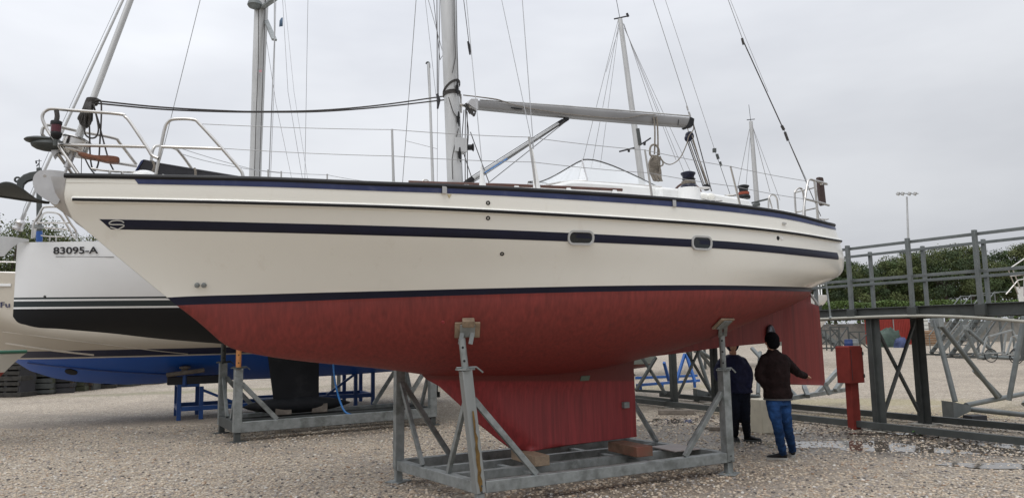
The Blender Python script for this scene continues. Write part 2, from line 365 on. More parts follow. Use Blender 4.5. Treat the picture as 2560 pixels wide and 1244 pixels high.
M['gravel'] = ground_material()
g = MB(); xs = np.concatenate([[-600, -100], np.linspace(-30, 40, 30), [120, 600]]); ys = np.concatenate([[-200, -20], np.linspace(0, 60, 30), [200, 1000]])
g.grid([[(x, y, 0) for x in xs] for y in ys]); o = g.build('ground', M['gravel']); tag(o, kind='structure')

# loose stones lying on the near part of the yard (uncountable: one object)
def stones():
    n = 26000
    Y = 7.4 + 8.5*rng.random(n)**1.15; X = (rng.random(n)*2-1)*Y*.72
    ico = bmesh.new(); bmesh.ops.create_icosphere(ico, subdivisions=1, radius=1)
    bv = np.array([v.co[:] for v in ico.verts]); bf = np.array([[v.index for v in f.verts] for f in ico.faces]); ico.free()
    k = len(bv)
    S = (.010 + .012*rng.random(n)**1.6)[:, None, None]
    asp = np.stack([1+.5*rng.random(n), .75+.4*rng.random(n), .45+.3*rng.random(n)], 1)[:, None, :]
    J = 1 + .28*(rng.random((n, k, 1))-.5)
    V = bv[None]*J*asp*S; a = rng.random(n)*6.28; c, s_ = np.cos(a)[:, None], np.sin(a)[:, None]
    x = V[:, :, 0]*c - V[:, :, 1]*s_ + X[:, None]; y = V[:, :, 0]*s_ + V[:, :, 1]*c + Y[:, None]; z = V[:, :, 2] + (S[:, :, 0]*.25)
    V = np.stack([x, y, z], 2).reshape(-1, 3)
    Fc = (bf[None] + (np.arange(n)*k)[:, None, None]).reshape(-1, 3)
    me = bpy.data.meshes.new('gravel_stones'); me.vertices.add(len(V)); me.vertices.foreach_set('co', V.ravel())
    me.loops.add(Fc.size); me.loops.foreach_set('vertex_index', Fc.ravel().astype(np.int32))
    me.polygons.add(len(Fc)); me.polygons.foreach_set('loop_start', (np.arange(len(Fc))*3).astype(np.int32)); me.polygons.foreach_set('loop_total', np.full(len(Fc), 3, np.int32))
    mats = [mat('stone '+q, c_, .8, var=.15, scale=20) for q, c_ in (('tan', (.46,.37,.28)), ('beige', (.54,.46,.36)), ('grey', (.30,.27,.245)), ('dark', (.11,.10,.095)), ('pale', (.60,.57,.52)), ('rust', (.30,.20,.13)))]
    for q in mats: me.materials.append(q)
    mi = rng.choice(6, n, p=[.32,.30,.22,.07,.06,.03]); me.polygons.foreach_set('material_index', np.repeat(mi, len(bf)).astype(np.int32))
    me.update(); me.shade_smooth()
    o = bpy.data.objects.new('gravel_stones', me); col.objects.link(o); tag(o, 'loose pebbles of tan and grey gravel scattered over the yard', 'gravel', kind='stuff')
stones()

# puddles
wm = mat('puddle water', (.10, .085, .068), .03, var=.3, bump=.10, bscale=9)
def puddle(cpx, cpy, rx, ry, ang, seed):
    c = ground(cpx, cpy); r_ = np.random.default_rng(seed); ph = r_.random(9)*6.28; am = r_.random(9)*.22
    pts = []
    for i in range(96):
        a = 2*math.pi*i/96; q = 1 + sum(am[k]*math.sin((k+2)*a+ph[k])/(1+k*.25) for k in range(9))
        X, Y = rx*q*math.cos(a), ry*q*math.sin(a); pts.append((c[0]+X*math.cos(ang)-Y*math.sin(ang), c[1]+X*math.sin(ang)+Y*math.cos(ang), .004+.0012*seed))
    mb = MB(); mb.add(pts + [(c[0], c[1], .004+.0012*seed)], [[i, (i+1) % 96, 96] for i in range(96)]); o = mb.build('puddle', wm, fixn=False)
    for p in o.data.polygons:
        if p.normal.z < 0: p.flip()
    tag(o, kind='structure')
puddle(2330, 1117, 2.3, .55, -.28, 1); puddle(2070, 1112, .9, .36, -.2, 2); puddle(1690, 1052, .55, .35, -.2, 3)
puddle(1810, 1068, .5, .18, 0, 4); puddle(2500, 1165, .8, .18, -.3, 5); puddle(1960, 1082, .4, .16, -.1, 6); puddle(2200, 1085, .5, .12, -.2, 8)
# ------------------------------------------------------------------ main yacht
A0 = ground(1197, 1262); B0 = ground(1003, 1201)
BF = Frame(-1.02, 8.63, 63.5)       # boat frame: t aft (+) along the hull, n towards the camera
SHEER = curve([(60,441),(165,442),(400,446),(660,451),(960,463),(1110,468),(1340,479),(1460,486),(1600,495),(1750,507),(1840,517),(1980,538),(2083,564),(2130,574)])
BANDB = curve([(60,456),(165,457),(400,461),(660,467),(960,478),(1110,483),(1340,494),(1460,501),(1600,510),(1750,522),(1840,531),(1980,550),(2083,573),(2130,583)])
STRAKE = curve([(60,496),(165,498),(660,508),(1100,522),(1380,536),(1600,549),(1840,567),(1980,583),(2097,602),(2140,609)])
STR_T = curve([(100,546),(248,548),(660,557),(1000,566),(1380,580),(1640,593),(1840,605),(2096,632),(2150,639)])
STR_B = curve([(100,569),(277,573),(660,581),(1000,590),(1380,602),(1640,613),(1840,624),(2096,649),(2150,655)])
BOOT_T = curve([(350,748),(420,743),(660,735),(1000,726),(1280,719),(1600,713),(1840,713),(2000,717),(2060,719)])
BOOT_B = curve([(350,769),(442,763),(660,756),(1000,743),(1280,734),(1600,727),(1840,725),(2000,728),(2060,730)])
MID = lambda x: STR_B(x) + .53*(BOOT_T(x)-STR_B(x))
PROF = curve([(442,763),(500,808),(534,838),(552,854),(575,868),(610,879),(662,889),(792,906),(922,918),(1000,927),(1062,936),(1150,943),(1300,942),(1450,927),(1600,892),(1700,861),(1830,808),(1950,762),(2026,730)])
dsh = curve([(0,.012),(.03,.115),(.07,.235),(.13,.40),(.2,.56),(.3,.745),(.4,.88),(.5,.965),(.6,1.0),(.7,.985),(.8,.92),(.9,.80),(1,.62)])
wsh = curve([(0,.008),(.05,.075),(.12,.195),(.2,.34),(.3,.53),(.4,.70),(.5,.82),(.6,.875),(.7,.86),(.8,.76),(.9,.56),(1,.26)])
HB = 1.66
SS = np.unique(np.concatenate([np.linspace(0, .1, 14), np.linspace(.1, .9, 60), 1-(1-np.linspace(0, 1, 24))**2*.1]))
def endround(s): return np.sqrt(np.clip(1 - s**46, 0, 1))
def solve_level(cv, start, endpx, wgt):
    t0 = BF.plt(*start)[0]
    b = HB*((1-wgt)*dsh(SS) + wgt*wsh(SS))*endround(SS)
    def make(t1):
        out = []; z = 2.6
        for s, bb in zip(SS, b):
            t = t0+(t1-t0)*s
            for _ in range(14):
                P = BF.w(t, bb, z); px, py = proj(P); z += (py - cv(px))*((P-CAM) @ Fv)/FPX
            out.append((t, bb, z))
        return out
    lo, hi = 4.0, 9.0
    for _ in range(22):
        t1 = (lo+hi)/2; L_ = make(t1); mxp = max(proj(BF.w(*q))[0] for q in L_[-30:])
        if mxp > endpx: hi = t1
        else: lo = t1
    return np.array(L_)
LV = [solve_level(SHEER, (97,441), 2086, 0), solve_level(BANDB, (101,456), 2090, .01), solve_level(STRAKE, (117,497), 2099, .05),
      solve_level(STR_T, (181,547), 2108, .14), solve_level(STR_B, (211,573), 2111, .20), solve_level(MID, (325,668), 2100, .55),
      solve_level(BOOT_T, (418,743), 2034, .92), solve_level(BOOT_B, (442,763), 2027, 1.0)]
def cat_rows(rows, k):
    R_ = []; Q = [2*rows[0]-rows[1]] + list(rows) + [2*rows[-1]-rows[-2]]; mats_ = []
    for i in range(1, len(Q)-2):
        for j in range(k):
            s = j/k; a, b, c, d = Q[i-1], Q[i], Q[i+1], Q[i+2]
            q = .5*((2*b)+(c-a)*s+(2*a-5*b+4*c-d)*s*s+(3*b-a-3*c+d)*s**3)
            q[:, 1] = np.maximum(q[:, 1], 0); R_.append(q); mats_.append(i-1)
    R_.append(rows[-1]); return R_, mats_
rows, seg_ = cat_rows(LV, 5)
rowm = [1 if s == 6 else 0 for s in seg_]            # segment 6 is the navy boot top
wl = LV[-1]
under = []
zp = []
for t, b, z in wl:
    zz = 1.5
    for _ in range(14):
        P = BF.w(t, 0, zz); px, py = proj(P); zz += (py - PROF(px))*((P-CAM) @ Fv)/FPX
    zp.append(min(zz, z))
zp = np.array(zp)
NU = 22
for j in range(1, NU+1):
    a = j/NU*math.pi/2
    # garboard: V-shaped forward, rounder amidships
    vv = np.clip(1.0 - np.linspace(0, 1, len(wl))*1.6, 0, 1)
    pw = 1.02 + .5*vv
    q = np.stack([wl[:, 0], wl[:, 1]*np.cos(a)**pw, wl[:, 2]-(wl[:, 2]-zp)*np.sin(a)**1.12], 1); under.append(q)
    rowm.append(2)
allrows = rows + under
class HullSurf: pass
def hull_world(rows, side=1): return [[BF.w(t, side*b, z) for t, b, z in r] for r in rows]
org0 = BF.w(0, 0, 0)
yacht = thing('sailing_yacht', org0, 'large cream sailing yacht with navy stripes and red bottom standing in a grey steel cradle', 'sailing yacht')
mb = MB(); mb.grid(hull_world(allrows), rowmats=rowm); mb.grid(hull_world(allrows, -1), rowmats=rowm)
# deck surface, slightly cambered, 4 cm under the rail cap
dk = LV[0]; drows = []
for k in np.linspace(1, -1, 9): drows.append([BF.w(t, b*k*.985, z-.05+.05*(1-k*k)*min(1, b)) for t, b, z in dk])
mb.grid(drows, mi=3)
hull = mb.build('hull', [M['gel'], M['navy'], M['red'], M['white']], yacht, ang=50)
bm = bmesh.new(); bm.from_mesh(hull.data); bmesh.ops.remove_doubles(bm, verts=bm.verts, dist=.0008); bmesh.ops.recalc_face_normals(bm, faces=bm.faces); bm.to_mesh(hull.data); bm.free()
bvh = BVHTree.FromPolygons([v.co + Vector(org0) for v in hull.data.vertices], [p.vertices[:] for p in hull.data.polygons])
def hit(px, py, tree=None):
    d = ray(px, py); h = (tree or bvh).ray_cast(Vector(CAM), Vector(d).normalized())
    nn = np.array(h[1]); nn = -nn if nn @ d > 0 else nn
    return np.array(h[0]), nn
deckt = dk[:, 0]; deckb = dk[:, 1]; deckz = dk[:, 2]
def db(t): return float(np.interp(t, deckt, deckb))
def dz(t): return float(np.interp(t, deckt, deckz))
def sp(px, py, side=1, off=.06):
    n_ = side*1.0
    for _ in range(40):
        t, z = BF.plt(px, py, n_); n_ = .5*n_ + .5*side*max(0.02, db(t)-off)
    return BF.pl(px, py, n_)
def cp(px, py, n=0.0): return BF.pl(px, py, n)

def shell(seg, s0, s1, off, name, m, sides=(1, -1), diag0=0, diag1=0, nseg=1):
    """thin raised band on the topsides covering level segment seg (rows of the hull surface itself)"""
    mb = MB(); R5 = rows[seg*5:(seg+nseg)*5+1]; k = len(R5)-1
    for sd_ in sides:
        rr = []
        for j, q in enumerate(R5):
            f = j/k; ss = np.concatenate([[s0+diag0*f], SS[(SS > s0+diag0*f+.002) & (SS < s1+diag1*f-.002)], [s1+diag1*f]])
            tt = np.interp(ss, SS, q[:, 0]); bb = np.interp(ss, SS, q[:, 1]); zz = np.interp(ss, SS, q[:, 2])
            r_ = [BF.w(t, sd_*(b+off), z) for t, b, z in zip(tt, bb, zz)]; rr.append(r_)
        n_ = min(len(r) for r in rr); rr = [r if len(r) == n_ else r[:1]+r[len(r)-n_+1:] for r in rr]
        inn = [[np.array(p)-np.append(BF.n, 0)*sd_*(off+.004) for p in r] for r in (rr[0], rr[-1])]
        mb.grid([inn[0]]+rr+[inn[1]])
    return mb.build(name, m, yacht, ang=60)
def s_of(level, px):
    P = [proj(BF.w(*q))[0] for q in level]; i = int(np.argmax(P)); return float(np.interp(px, P[:i+1], SS[:i+1]))
a0 = s_of(LV[3], 248); a1 = s_of(LV[4], 277); e0 = s_of(LV[3], 2093); e1 = s_of(LV[4], 2096)
shell(3, a0, e0, .004, 'stripe', M['navy'], diag0=a1-a0, diag1=e1-e0)
q0 = s_of(LV[0], 333); shell(0, q0, .985, .006, 'toe_rail_band', M['navyband'], diag0=s_of(LV[1], 345)-q0)
# black rail cap
mb = MB()
for sd_ in (1, -1):
    ii = [i for i, s in enumerate(SS) if proj(BF.w(*dk[i]))[0] > 160 and s < .9985]
    mb.tube([BF.w(dk[i, 0], sd_*(dk[i, 1]-.008), dk[i, 2]+.012) for i in ii], .027, 8)
mb.build('rail_cap', M['black'], yacht)
# rubbing strake: pale moulding with a black insert
mb = MB(); m2 = MB()
for sd_ in (1, -1):
    st = LV[2]; ii = [i for i, s in enumerate(SS) if proj(BF.w(*st[i]))[0] > 163 and s < .999]
    mb.tube([BF.w(st[i, 0], sd_*(st[i, 1]+.004), st[i, 2]) for i in ii], .031, 10)
    m2.tube([BF.w(st[i, 0], sd_*(st[i, 1]+.024), st[i, 2]-.004) for i in ii], .018, 8)
rs = mb.build('rubbing_strake', M['gel'], yacht); m2.build('rubber_insert', M['black'], rs)
# stem fitting (stainless)
mb = MB()
lim = [165, 163, 160, 176, 196]
for sd_ in (1, -1):
    rr = []
    for L_, lm in zip(LV[:5], lim):
        se_ = s_of(L_, lm); ss = np.linspace(0, se_, 14); tt = L_[0, 0]+(L_[-1, 0]-L_[0, 0])*ss
        rr.append(np.array([(t, b+.006, z) for t, b, z in zip(tt, np.interp(ss, SS, L_[:, 1]), np.interp(ss, SS, L_[:, 2]))]))
    r2, _ = cat_rows(rr, 3); mb.grid([[BF.w(t, sd_*b, z) for t, b, z in r] for r in r2])
mb.mi = 0
for n_ in (.075, -.10):
    poly = [cp(*p, n=n_) for p in smooth([(98,427),(86,438),(82,455),(86,472),(97,487),(122,503),(140,512),(150,500),(172,455),(170,437),(160,429),(125,425)], 3)]
    mb.prism(poly, np.append(BF.n, 0)*.012)
mb.tube([cp(92,445,.08), cp(92,445,-.1)], .03, 12); mb.tube([cp(112,440,.09), cp(112,440,-.12)], .014, 10)
mb.build('bow_fitting', M['inoxdull'], yacht)
# keel, skeg, rudder : foil solids from profile outlines on the centre plane
def foil(outline, th, name, m, top_flare=0.0, holes=(), rake=None):
    """outline = list of (px,py) on centreplane, polygon; thickness follows a foil section between fore and aft edge at each height"""
    P = [BF.plt(*p) for p in outline]
    z0 = min(p[1] for p in P); z1 = max(p[1] for p in P); rows_ = []
    Np = 26; Nz = 30
    def xs(z):
        xx = []
        for i in range(len(P)):
            (a, za), (b, zb) = P[i], P[(i+1) % len(P)]
            if (za-z)*(zb-z) <= 0 and za != zb: xx.append(a+(b-a)*(z-za)/(zb-za))
        return min(xx), max(xx)
    for i in range(Nz+1):
        z = z0+1e-4+(z1-z0-2e-4)*i/Nz; a, b = xs(z); r = []
        fl = top_flare*max(0, (i/Nz-.35)/.65)**3.2
        for k in range(Np+1):
            c = (1-math.cos(math.pi*k/Np))/2; y = th*(2.6*(math.sqrt(c)-c)*(1-.25*c)+.08*(1-c))*1.0
            y = min(y, th)*(1-.0*c); ed = min(1, 6*c, 9*(1-c)); r.append((a+(b-a)*c, (y+.012+fl*min(1, 3*(1-c))*min(1, 3*c)*1.0)*max(ed, .15 if 0 < k < Np else 0), z))
        rows_.append(r)
    mb = MB()
    for sd_ in (1, -1): mb.grid([[BF.w(t, sd_*y, z) for t, y, z in r] for r in rows_])
    mb.grid([[BF.w(t, y, z) for t, y, z in rows_[0]], [BF.w(t, -y, z) for t, y, z in rows_[0]]])
    mb.grid([[BF.w(t, y, z) for t, y, z in rows_[-1]], [BF.w(t, -y, z) for t, y, z in rows_[-1]]])
    return mb.build(name, m, yacht, ang=50)
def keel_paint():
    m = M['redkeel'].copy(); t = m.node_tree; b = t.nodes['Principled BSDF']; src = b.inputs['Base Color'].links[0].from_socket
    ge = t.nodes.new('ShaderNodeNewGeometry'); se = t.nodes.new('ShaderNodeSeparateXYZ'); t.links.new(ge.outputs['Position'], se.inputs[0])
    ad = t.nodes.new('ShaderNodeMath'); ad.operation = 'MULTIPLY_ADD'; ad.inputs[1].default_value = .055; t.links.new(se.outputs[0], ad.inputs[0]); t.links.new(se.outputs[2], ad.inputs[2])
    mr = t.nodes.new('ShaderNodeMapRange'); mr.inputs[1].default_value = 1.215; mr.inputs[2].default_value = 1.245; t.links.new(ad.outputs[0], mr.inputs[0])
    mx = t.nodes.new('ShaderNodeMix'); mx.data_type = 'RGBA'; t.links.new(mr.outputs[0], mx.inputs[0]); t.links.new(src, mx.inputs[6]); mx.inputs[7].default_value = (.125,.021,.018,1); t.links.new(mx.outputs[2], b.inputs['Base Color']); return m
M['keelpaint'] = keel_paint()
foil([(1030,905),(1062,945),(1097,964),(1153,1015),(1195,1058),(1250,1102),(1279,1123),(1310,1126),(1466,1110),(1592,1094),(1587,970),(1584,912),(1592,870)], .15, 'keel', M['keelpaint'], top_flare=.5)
# skeg with propeller aperture
sk = [(1560,880),(1600,894),(1700,882),(1800,868),(1906,858),(1957,853),(1957,748),(1830,800),(1700,850)]
bm = bmesh.new(); ed = []
def loop_(pts):
    vs = [bm.verts.new(BF.pl(*p, n=.05)) for p in pts]; ed.extend(bm.edges.new((vs[i], vs[(i+1) % len(vs)])) for i in range(len(vs)))
loop_(sk)
bmesh.ops.triangle_fill(bm, edges=ed, use_beauty=True, use_dissolve=False)
g_ = bmesh.ops.extrude_face_region(bm, geom=bm.faces[:]); off_ = Vector((*(-BF.n*.10), 0))
bmesh.ops.translate(bm, verts=[v for v in g_['geom'] if isinstance(v, bmesh.types.BMVert)], vec=off_)
mb = MB(); bm.verts.index_update(); mb.add([v.co[:] for v in bm.verts], [[v.index for v in f.verts] for f in bm.faces]); bm.free()
mb.build('skeg', M['red'], yacht, ang=30)
c_ = BF.pl(1927, 834, .075); U_, N_3 = np.append(BF.u, 0), np.append(BF.n, 0)
mb = MB(); mb.ball(c_, (.085,.045,.135), 20, 14, ax=np.array([U_, N_3, (0,0,1)])); pr_ = mb.build('shaft_housing', mat('dark bronze housing', (.035,.030,.034), .35, metal=.3, var=.4, scale=6), yacht)
mb = MB(); mb.ball(c_-U_*.028+N_3*.012, (.05,.040,.118), 16, 12, ax=np.array([U_, N_3, (0,0,1)])); mb.build('folded_blade', mat('worn grey blade', (.12,.125,.14), .35, metal=.5, var=.3, scale=8), pr_)
foil([(1952,745),(2026,726),(2028,760),(2047,762),(2055,850),(2063,959),(2058,962),(1962,968),(1955,900)], .055, 'rudder', M['red'])
mb = MB(); mb.bar(cp(2026,735,.0), cp(2046,762,0), .03, .03); mb.build('rudder_gudgeon', M['inoxdull'], yacht)
# anodes and hull fittings
def disc(px, py, r, h, name, m, seg=16, prof=None, parent=yacht, tree=None):
    p, nn = hit(px, py, tree); mb = MB(); mb.lathe(p-nn*.006, nn, prof or [(r, 0), (r, h*.6), (r*.7, h+.006)], seg); return mb.build(name, m, parent)
for x, y in ((493,712),(510,712)): disc(x, y, .026, .03, 'anode', M['galv'])
for x, y in ((1220,545),(1255,634),(1220,507)): disc(x, y, .02, .008, 'through_hull', M['black'], prof=[(.022,0),(.022,.012),(.012,.014),(.010,.006)])
disc(1107,805,.022,.01,'through_hull',M['redkeel'])
for x, y, m_ in ((1945,595,'black'),(1954,595,'white')): disc(x, y, .028, .01, 'exhaust_outlet', M[m_])
disc(1957,559,.02,.02,'vent_fitting',M['inox']); disc(1961,559,.02,.02,'vent_fitting',M['inox'])
def plate(px, py, wpx, hpx, name, m, th=.02, tree=None, parent=yacht):
    c, nn = hit(px, py, tree); s_ = np.linalg.norm(c-CAM)/FPX; x = nrm(np.cross((0, 0, 1), nn)); y = np.cross(nn, x); mb = MB()
    poly = [c+x*a*wpx*s_/2+y*b*hpx*s_/2-nn*.01 for a, b in ((-1,-1),(1,-1),(1,1),(-1,1))]; mb.prism(poly, nn*(th+.01)); return mb.build(name, m, parent, bevel=.003)
kt = [o for o in yacht.children if o.name.startswith('keel')][0]
kbvh = BVHTree.FromPolygons([v.co + Vector(org0) for v in kt.data.vertices], [p.vertices[:] for p in kt.data.polygons])
plate(1561,1011,17,14,'anode_strap',M['galv'],.05,tree=kbvh)
try: plate(1462,944,28,13,'earth_plate',mat('bronze earth plate',(.10,.13,.10),.6),.012,tree=kbvh)
except Exception: plate(1462,944,28,13,'earth_plate',M['galv'],.012)
# portlights
def rrect(w_, h_, r, k=6):
    o = []
    for cx, cy, a0 in ((w_/2-r, h_/2-r, 0), (-w_/2+r, h_/2-r, 90), (-w_/2+r, -h_/2+r, 180), (w_/2-r, -h_/2+r, 270)):
        for j in range(k+1):
            a = R(a0+90*j/k); o.append((cx+r*math.cos(a), cy+r*math.sin(a)))
    return o
def portlight(px, py, wpx, hpx):
    c, nn = hit(px, py); s_ = np.linalg.norm(c-CAM)/FPX; x = nrm(np.cross((0, 0, 1), nn)); y = np.cross(nn, x)
    ob = abs(nrm(c-CAM) @ x); W_ = wpx*s_/math.sqrt(1-ob*ob); H_ = hpx*s_
    rings = [rrect(W_, H_, .07), rrect(W_-.006, H_-.006, .067), rrect(W_-.045, H_-.045, .05), rrect(W_-.055, H_-.055, .045)]
    hts = [-.02, .016, .016, -.006]
    mb = MB(); mb.grid([[c+x*a+y*b+nn*h for a, b in r] for r, h in zip(rings, hts)], closed=True)
    f = mb.build('portlight', M['inoxdull'] if False else mat('grey portlight frame', (.42,.42,.41), .4, var=.05), yacht)
    mb = MB(); mb.add([c+x*a+y*b+nn*.0035 for a, b in rrect(W_-.05, H_-.05, .048)], [list(range(28))]); mb.build('pane', M['glass'], f)
portlight(1452, 594, 66, 38); portlight(1754, 607, 48, 36)
# emblem on the bow stripe: angular S ring
def emblem():
    c, nn = hit(293, 561); 
    s_ = np.linalg.norm(c-CAM)/FPX; x = nrm(np.cross((0, 0, 1), nn)); y = np.cross(nn, x); k = s_*1.05
    top = [(12,3),(9,8),(4,10),(-3,10),(-9,7),(-12,2),(-8,0),(8,0),(8,0)]
    S = [(11,4.5),(8,8.5),(2,10),(-5,9),(-10,5),(-10,2),(-6,.8),(6,.4),(10,-.8),(9.5,-3.5),(0,-10.5),(-10,-4.5)]
    mb = MB(); off = nn*.008
    for i in range(len(S)-1):
        a = c+x*S[i][0]*k*1.5+y*S[i][1]*k+off; b = c+x*S[i+1][0]*k*1.5+y*S[i+1][1]*k+off; mb.bar(a, b, 2.1*k, .004, up=nn)
    mb.build('emblem', mat('silver emblem', (.55,.55,.52), .4), yacht)
emblem()
# small triangular mark under the rail
c, nn = hit(1123, 491); s_ = np.linalg.norm(c-CAM)/FPX; x = nrm(np.cross((0,0,1), nn)); y = np.cross(nn, x)
mb = MB(); mb.prism([c+x*6*s_+y*5*s_, c-x*6*s_+y*5*s_, c-y*5*s_], nn*.004); mb.build('draught_mark', mat('faded gold mark', (.50,.43,.27), .5), yacht)
for px in (1110, 1684):
    p = sp(px, float(SHEER(px))+7, 1, -.006); mb = MB(); mb.box(p, .05, .03, .07, R(30)); mb.build('scupper_plate', M['inox'], yacht)
# ------------------------------------------------------------------ deck, cockpit and rig of the main yacht
U3 = np.append(BF.u, 0); N3 = np.append(BF.n, 0)
def both(fn):
    for s_ in (1, -1): fn(s_)
# coachroof and cockpit coaming : solids across the boat from a side profile
def cross_solid(profile, n, name, m, bevel=.03, shrink=.0, par=yacht, zb=None):
    P = [BF.plt(*p, n=n) for p in profile]; mb = MB(); K = 9; rows_ = []
    for k in range(K):
        f = -1+2*k/(K-1); rows_.append([BF.w(t, f*n, z+.05*(1-f*f) if i < len(P)-2 else z) for i, (t, z) in enumerate(P)])
    nn = len(P); vs = [p for r in rows_ for p in r]
    fs = [[i*nn+j, i*nn+(j+1) % nn, (i+1)*nn+(j+1) % nn, (i+1)*nn+j] for i in range(K-1) for j in range(nn)]
    fs += [list(range(nn)), [(K-1)*nn+j for j in range(nn)][::-1]]
    mb.add(vs, fs); return mb.build(name, m, par, bevel=bevel, ang=35)
cross_solid([(1000,466),(1020,458),(1140,459),(1270,463),(1340,467),(1380,463),(1430,452),(1455,452),(1582,461),(1652,467),(1652,540),(1000,540)], .86, 'coachroof', M['white'])
cross_solid([(1652,467),(1689,470),(1738,476),(1850,494),(1873,498),(1886,517),(1886,580),(1652,560)], .98, 'cockpit_coaming', M['white'])
cross_solid([(1886,516),(1935,521),(1990,530),(1990,600),(1886,590)], 1.0, 'aft_deck_locker', M['white'], .015)
# winch plinth on the coaming
c = cp(1722, 495, 1.02); mb = MB(); mb.lathe(c-np.array([0,0,.12]), (0,0,1), [(.16,0),(.15,.12),(.14,.235),(.12,.245)], 24); mb.build('winch_plinth', M['white'], yacht)
# teak grab rail with feet
mb = MB(); mb.tube([cp(x, y-3, .93) for x, y in ((1022,458),(1100,461),(1280,466),(1420,471.5),(1555,477.5))], .018, 8)
gr_ = mb.build('grab_rail', M['teak'], yacht)
for x, y in ((1040,459),(1165,463),(1290,466.5),(1420,471.5),(1535,476.6)):
    a = cp(x, y-3, .93); mb = MB(); mb.bar(a-np.array([0,0,.005]), a-np.array([0,0,.09]), .03, .05, w2=.06, h2=.12, up=U3); mb.build('rail_foot', M['white'], gr_)
# windscreen: curved clear panels round the forward end of the cockpit
def windscreen():
    tA, zA = BF.plt(1654, 467, .82); tS, zS = BF.plt(1452, 453, .82); hs = []
    ring = []; top = []
    n1 = 12
    side = [(1654,467,463),(1615,464,443),(1582,461,427),(1535,458,407),(1500,456,398)]
    prof_t = curve([(1452,396),(1497,395.5),(1535,406),(1587,428),(1654,461)])
    for sd_ in (1, -1):
        b_, t_ = [], []
        for k in range(13):
            f = k/12; px = 1654-(1654-1470)*f
            t, zb_ = BF.plt(px, float(np.interp(px, (1452,1582,1654), (453,461,467))), .82); zt_ = BF.plt(px, float(prof_t(px)), .80)[1]
            b_.append(BF.w(t, sd_*.82, zb_)); t_.append(BF.w(t, sd_*.70, min(zt_, zb_+.42)))
        ring.append(b_); top.append(t_)
    # front sweep
    tf, zf = BF.plt(1478, 453.5, .82); ht = top[0][-1][2]
    fb, ft = [], []
    for k in range(1, 20):
        a = math.pi*k/20; n_ = .82*math.cos(a); dt = .36*math.sin(a)
        fb.append(BF.w(tf-dt*1.1, n_, zf+.02*math.sin(a)-.0)); ft.append(BF.w(tf-dt*.45, n_*.86, ht-.12*math.sin(a)**2))
    B_ = ring[0]+fb+ring[1][::-1]; T_ = top[0]+ft+top[1][::-1]
    mb = MB(); mb.grid([B_, [.5*np.array(a)+.5*np.array(b) for a, b in zip(B_, T_)], T_]); ws = mb.build('windscreen', M['perspex'], yacht, fixn=False)
    mb = MB(); mb.tube(T_, .0085, 6); mb.build('top_trim', M['rope'], ws)
    mb = MB(); mb.tube(B_, .011, 6); mb.build('base_channel', M['inox'], ws)
    for k in (12, len(B_)-13):
        mb = MB(); mb.tube([B_[k], T_[k]], .010, 6); mb.build('corner_joint', M['inoxdull'], ws)
windscreen()
# steering wheel
c = cp(1712, 490, 0.0); mb = MB(); rr_ = .40; cc = BF.w(BF.loc(c)[0], 0, BF.plt(1706,457,0)[1]-rr_)
mb.tube([cc+N3*rr_*math.cos(a)+np.array([0,0,rr_])*math.sin(a) for a in np.linspace(0, 2*math.pi, 36, endpoint=False)], .016, 8, closed=True)
wh = mb.build('steering_wheel', M['teak'], yacht)
mb = MB()
for k in range(5): a = R(90+72*k); mb.tube([cc, cc+N3*rr_*math.cos(a)+np.array([0,0,rr_])*math.sin(a)], .008, 6)
mb.build('spokes', M['inox'], wh)
mb = MB(); mb.bar(cc-np.array([0,0,.02])+U3*.08, cc-np.array([0,0,.75])+U3*.08, .18, .2, up=U3); mb.build('steering_pedestal', M['white'], yacht, bevel=.02)
# winches
def winch(px, py, n, sc_=1.0, top='black'):
    b = cp(px, py, n); mb = MB()
    mb.lathe(b, (0,0,1), [(.085*sc_,0),(.09*sc_,.03*sc_),(.072*sc_,.06*sc_),(.06*sc_,.11*sc_),(.064*sc_,.15*sc_),(.08*sc_,.17*sc_),(.08*sc_,.185*sc_),(.04*sc_,.20*sc_)], 20); wn = mb.build('winch', M['navy'] if top == 'black' else M['black'], yacht)
    mb = MB(); P_ = [b+np.array([math.cos(a)*.07*sc_, math.sin(a)*.07*sc_, sc_*(.055+.012*a/6.28)]) for a in np.linspace(0, 6.28*3, 50)]
    mb.tube(P_, .008*sc_, 6); mb.build('rope_turns', M['ropegrey'] if top == 'black' else mat('red rope', (.28,.06,.03), .8), wn)
    return wn
winch(1722, 474, 1.02, 1.15); 
b = cp(1722, 449, 1.02); mb = MB(); mb.ball(b+np.array([0,0,.005]), (.085,.085,.022), 16, 6); mb.bar(b+np.array([0,0,.02]), b+N3*.02-U3*.02+np.array([0,0,.02])+np.array([.06,0,.01]), .03, .02); mb.build('winch_handle_top', M['black'], yacht)
winch(1860, 497, .85, .95, 'red')
# rope box, handrail loop, cleats on the coaming
mb = MB(); 
for x in (1760, 1778): mb.ball(cp(x, 491, .985), (.07,.02,.045), 12, 8, ax=np.array([U3, N3, (0,0,1)]))
mb.build('fender_clips', M['gel'], yacht)
def cleat(p, L_=.3, name='mooring_cleat', d=None, m=None, par=yacht):
    d = U3 if d is None else nrm(d); mb = MB(); up = np.array([0,0,1.0])
    mb.tube(smooth([p-d*L_/2+up*.062, p-d*L_*.28+up*.052, p+up*.05, p+d*L_*.28+up*.052, p+d*L_/2+up*.062], 4), [.006]+[.010]*7+[.013]+[.010]*7+[.006], 8)
    for s_ in (-.13, .13): mb.tube([p+d*L_*s_-up*.02, p+d*L_*s_+up*.05], .012, 8)
    mb.box(p-up*.018, .02, .02, .01); return mb.build(name, m or M['inox'], par)
cleat(sp(290, 441, 1, .12), .42); cleat(sp(1782, 512, 1, .1), .30); cleat(sp(2058, 557, 1, .12), .22); cleat(sp(290, 441, -1, .12), .42)
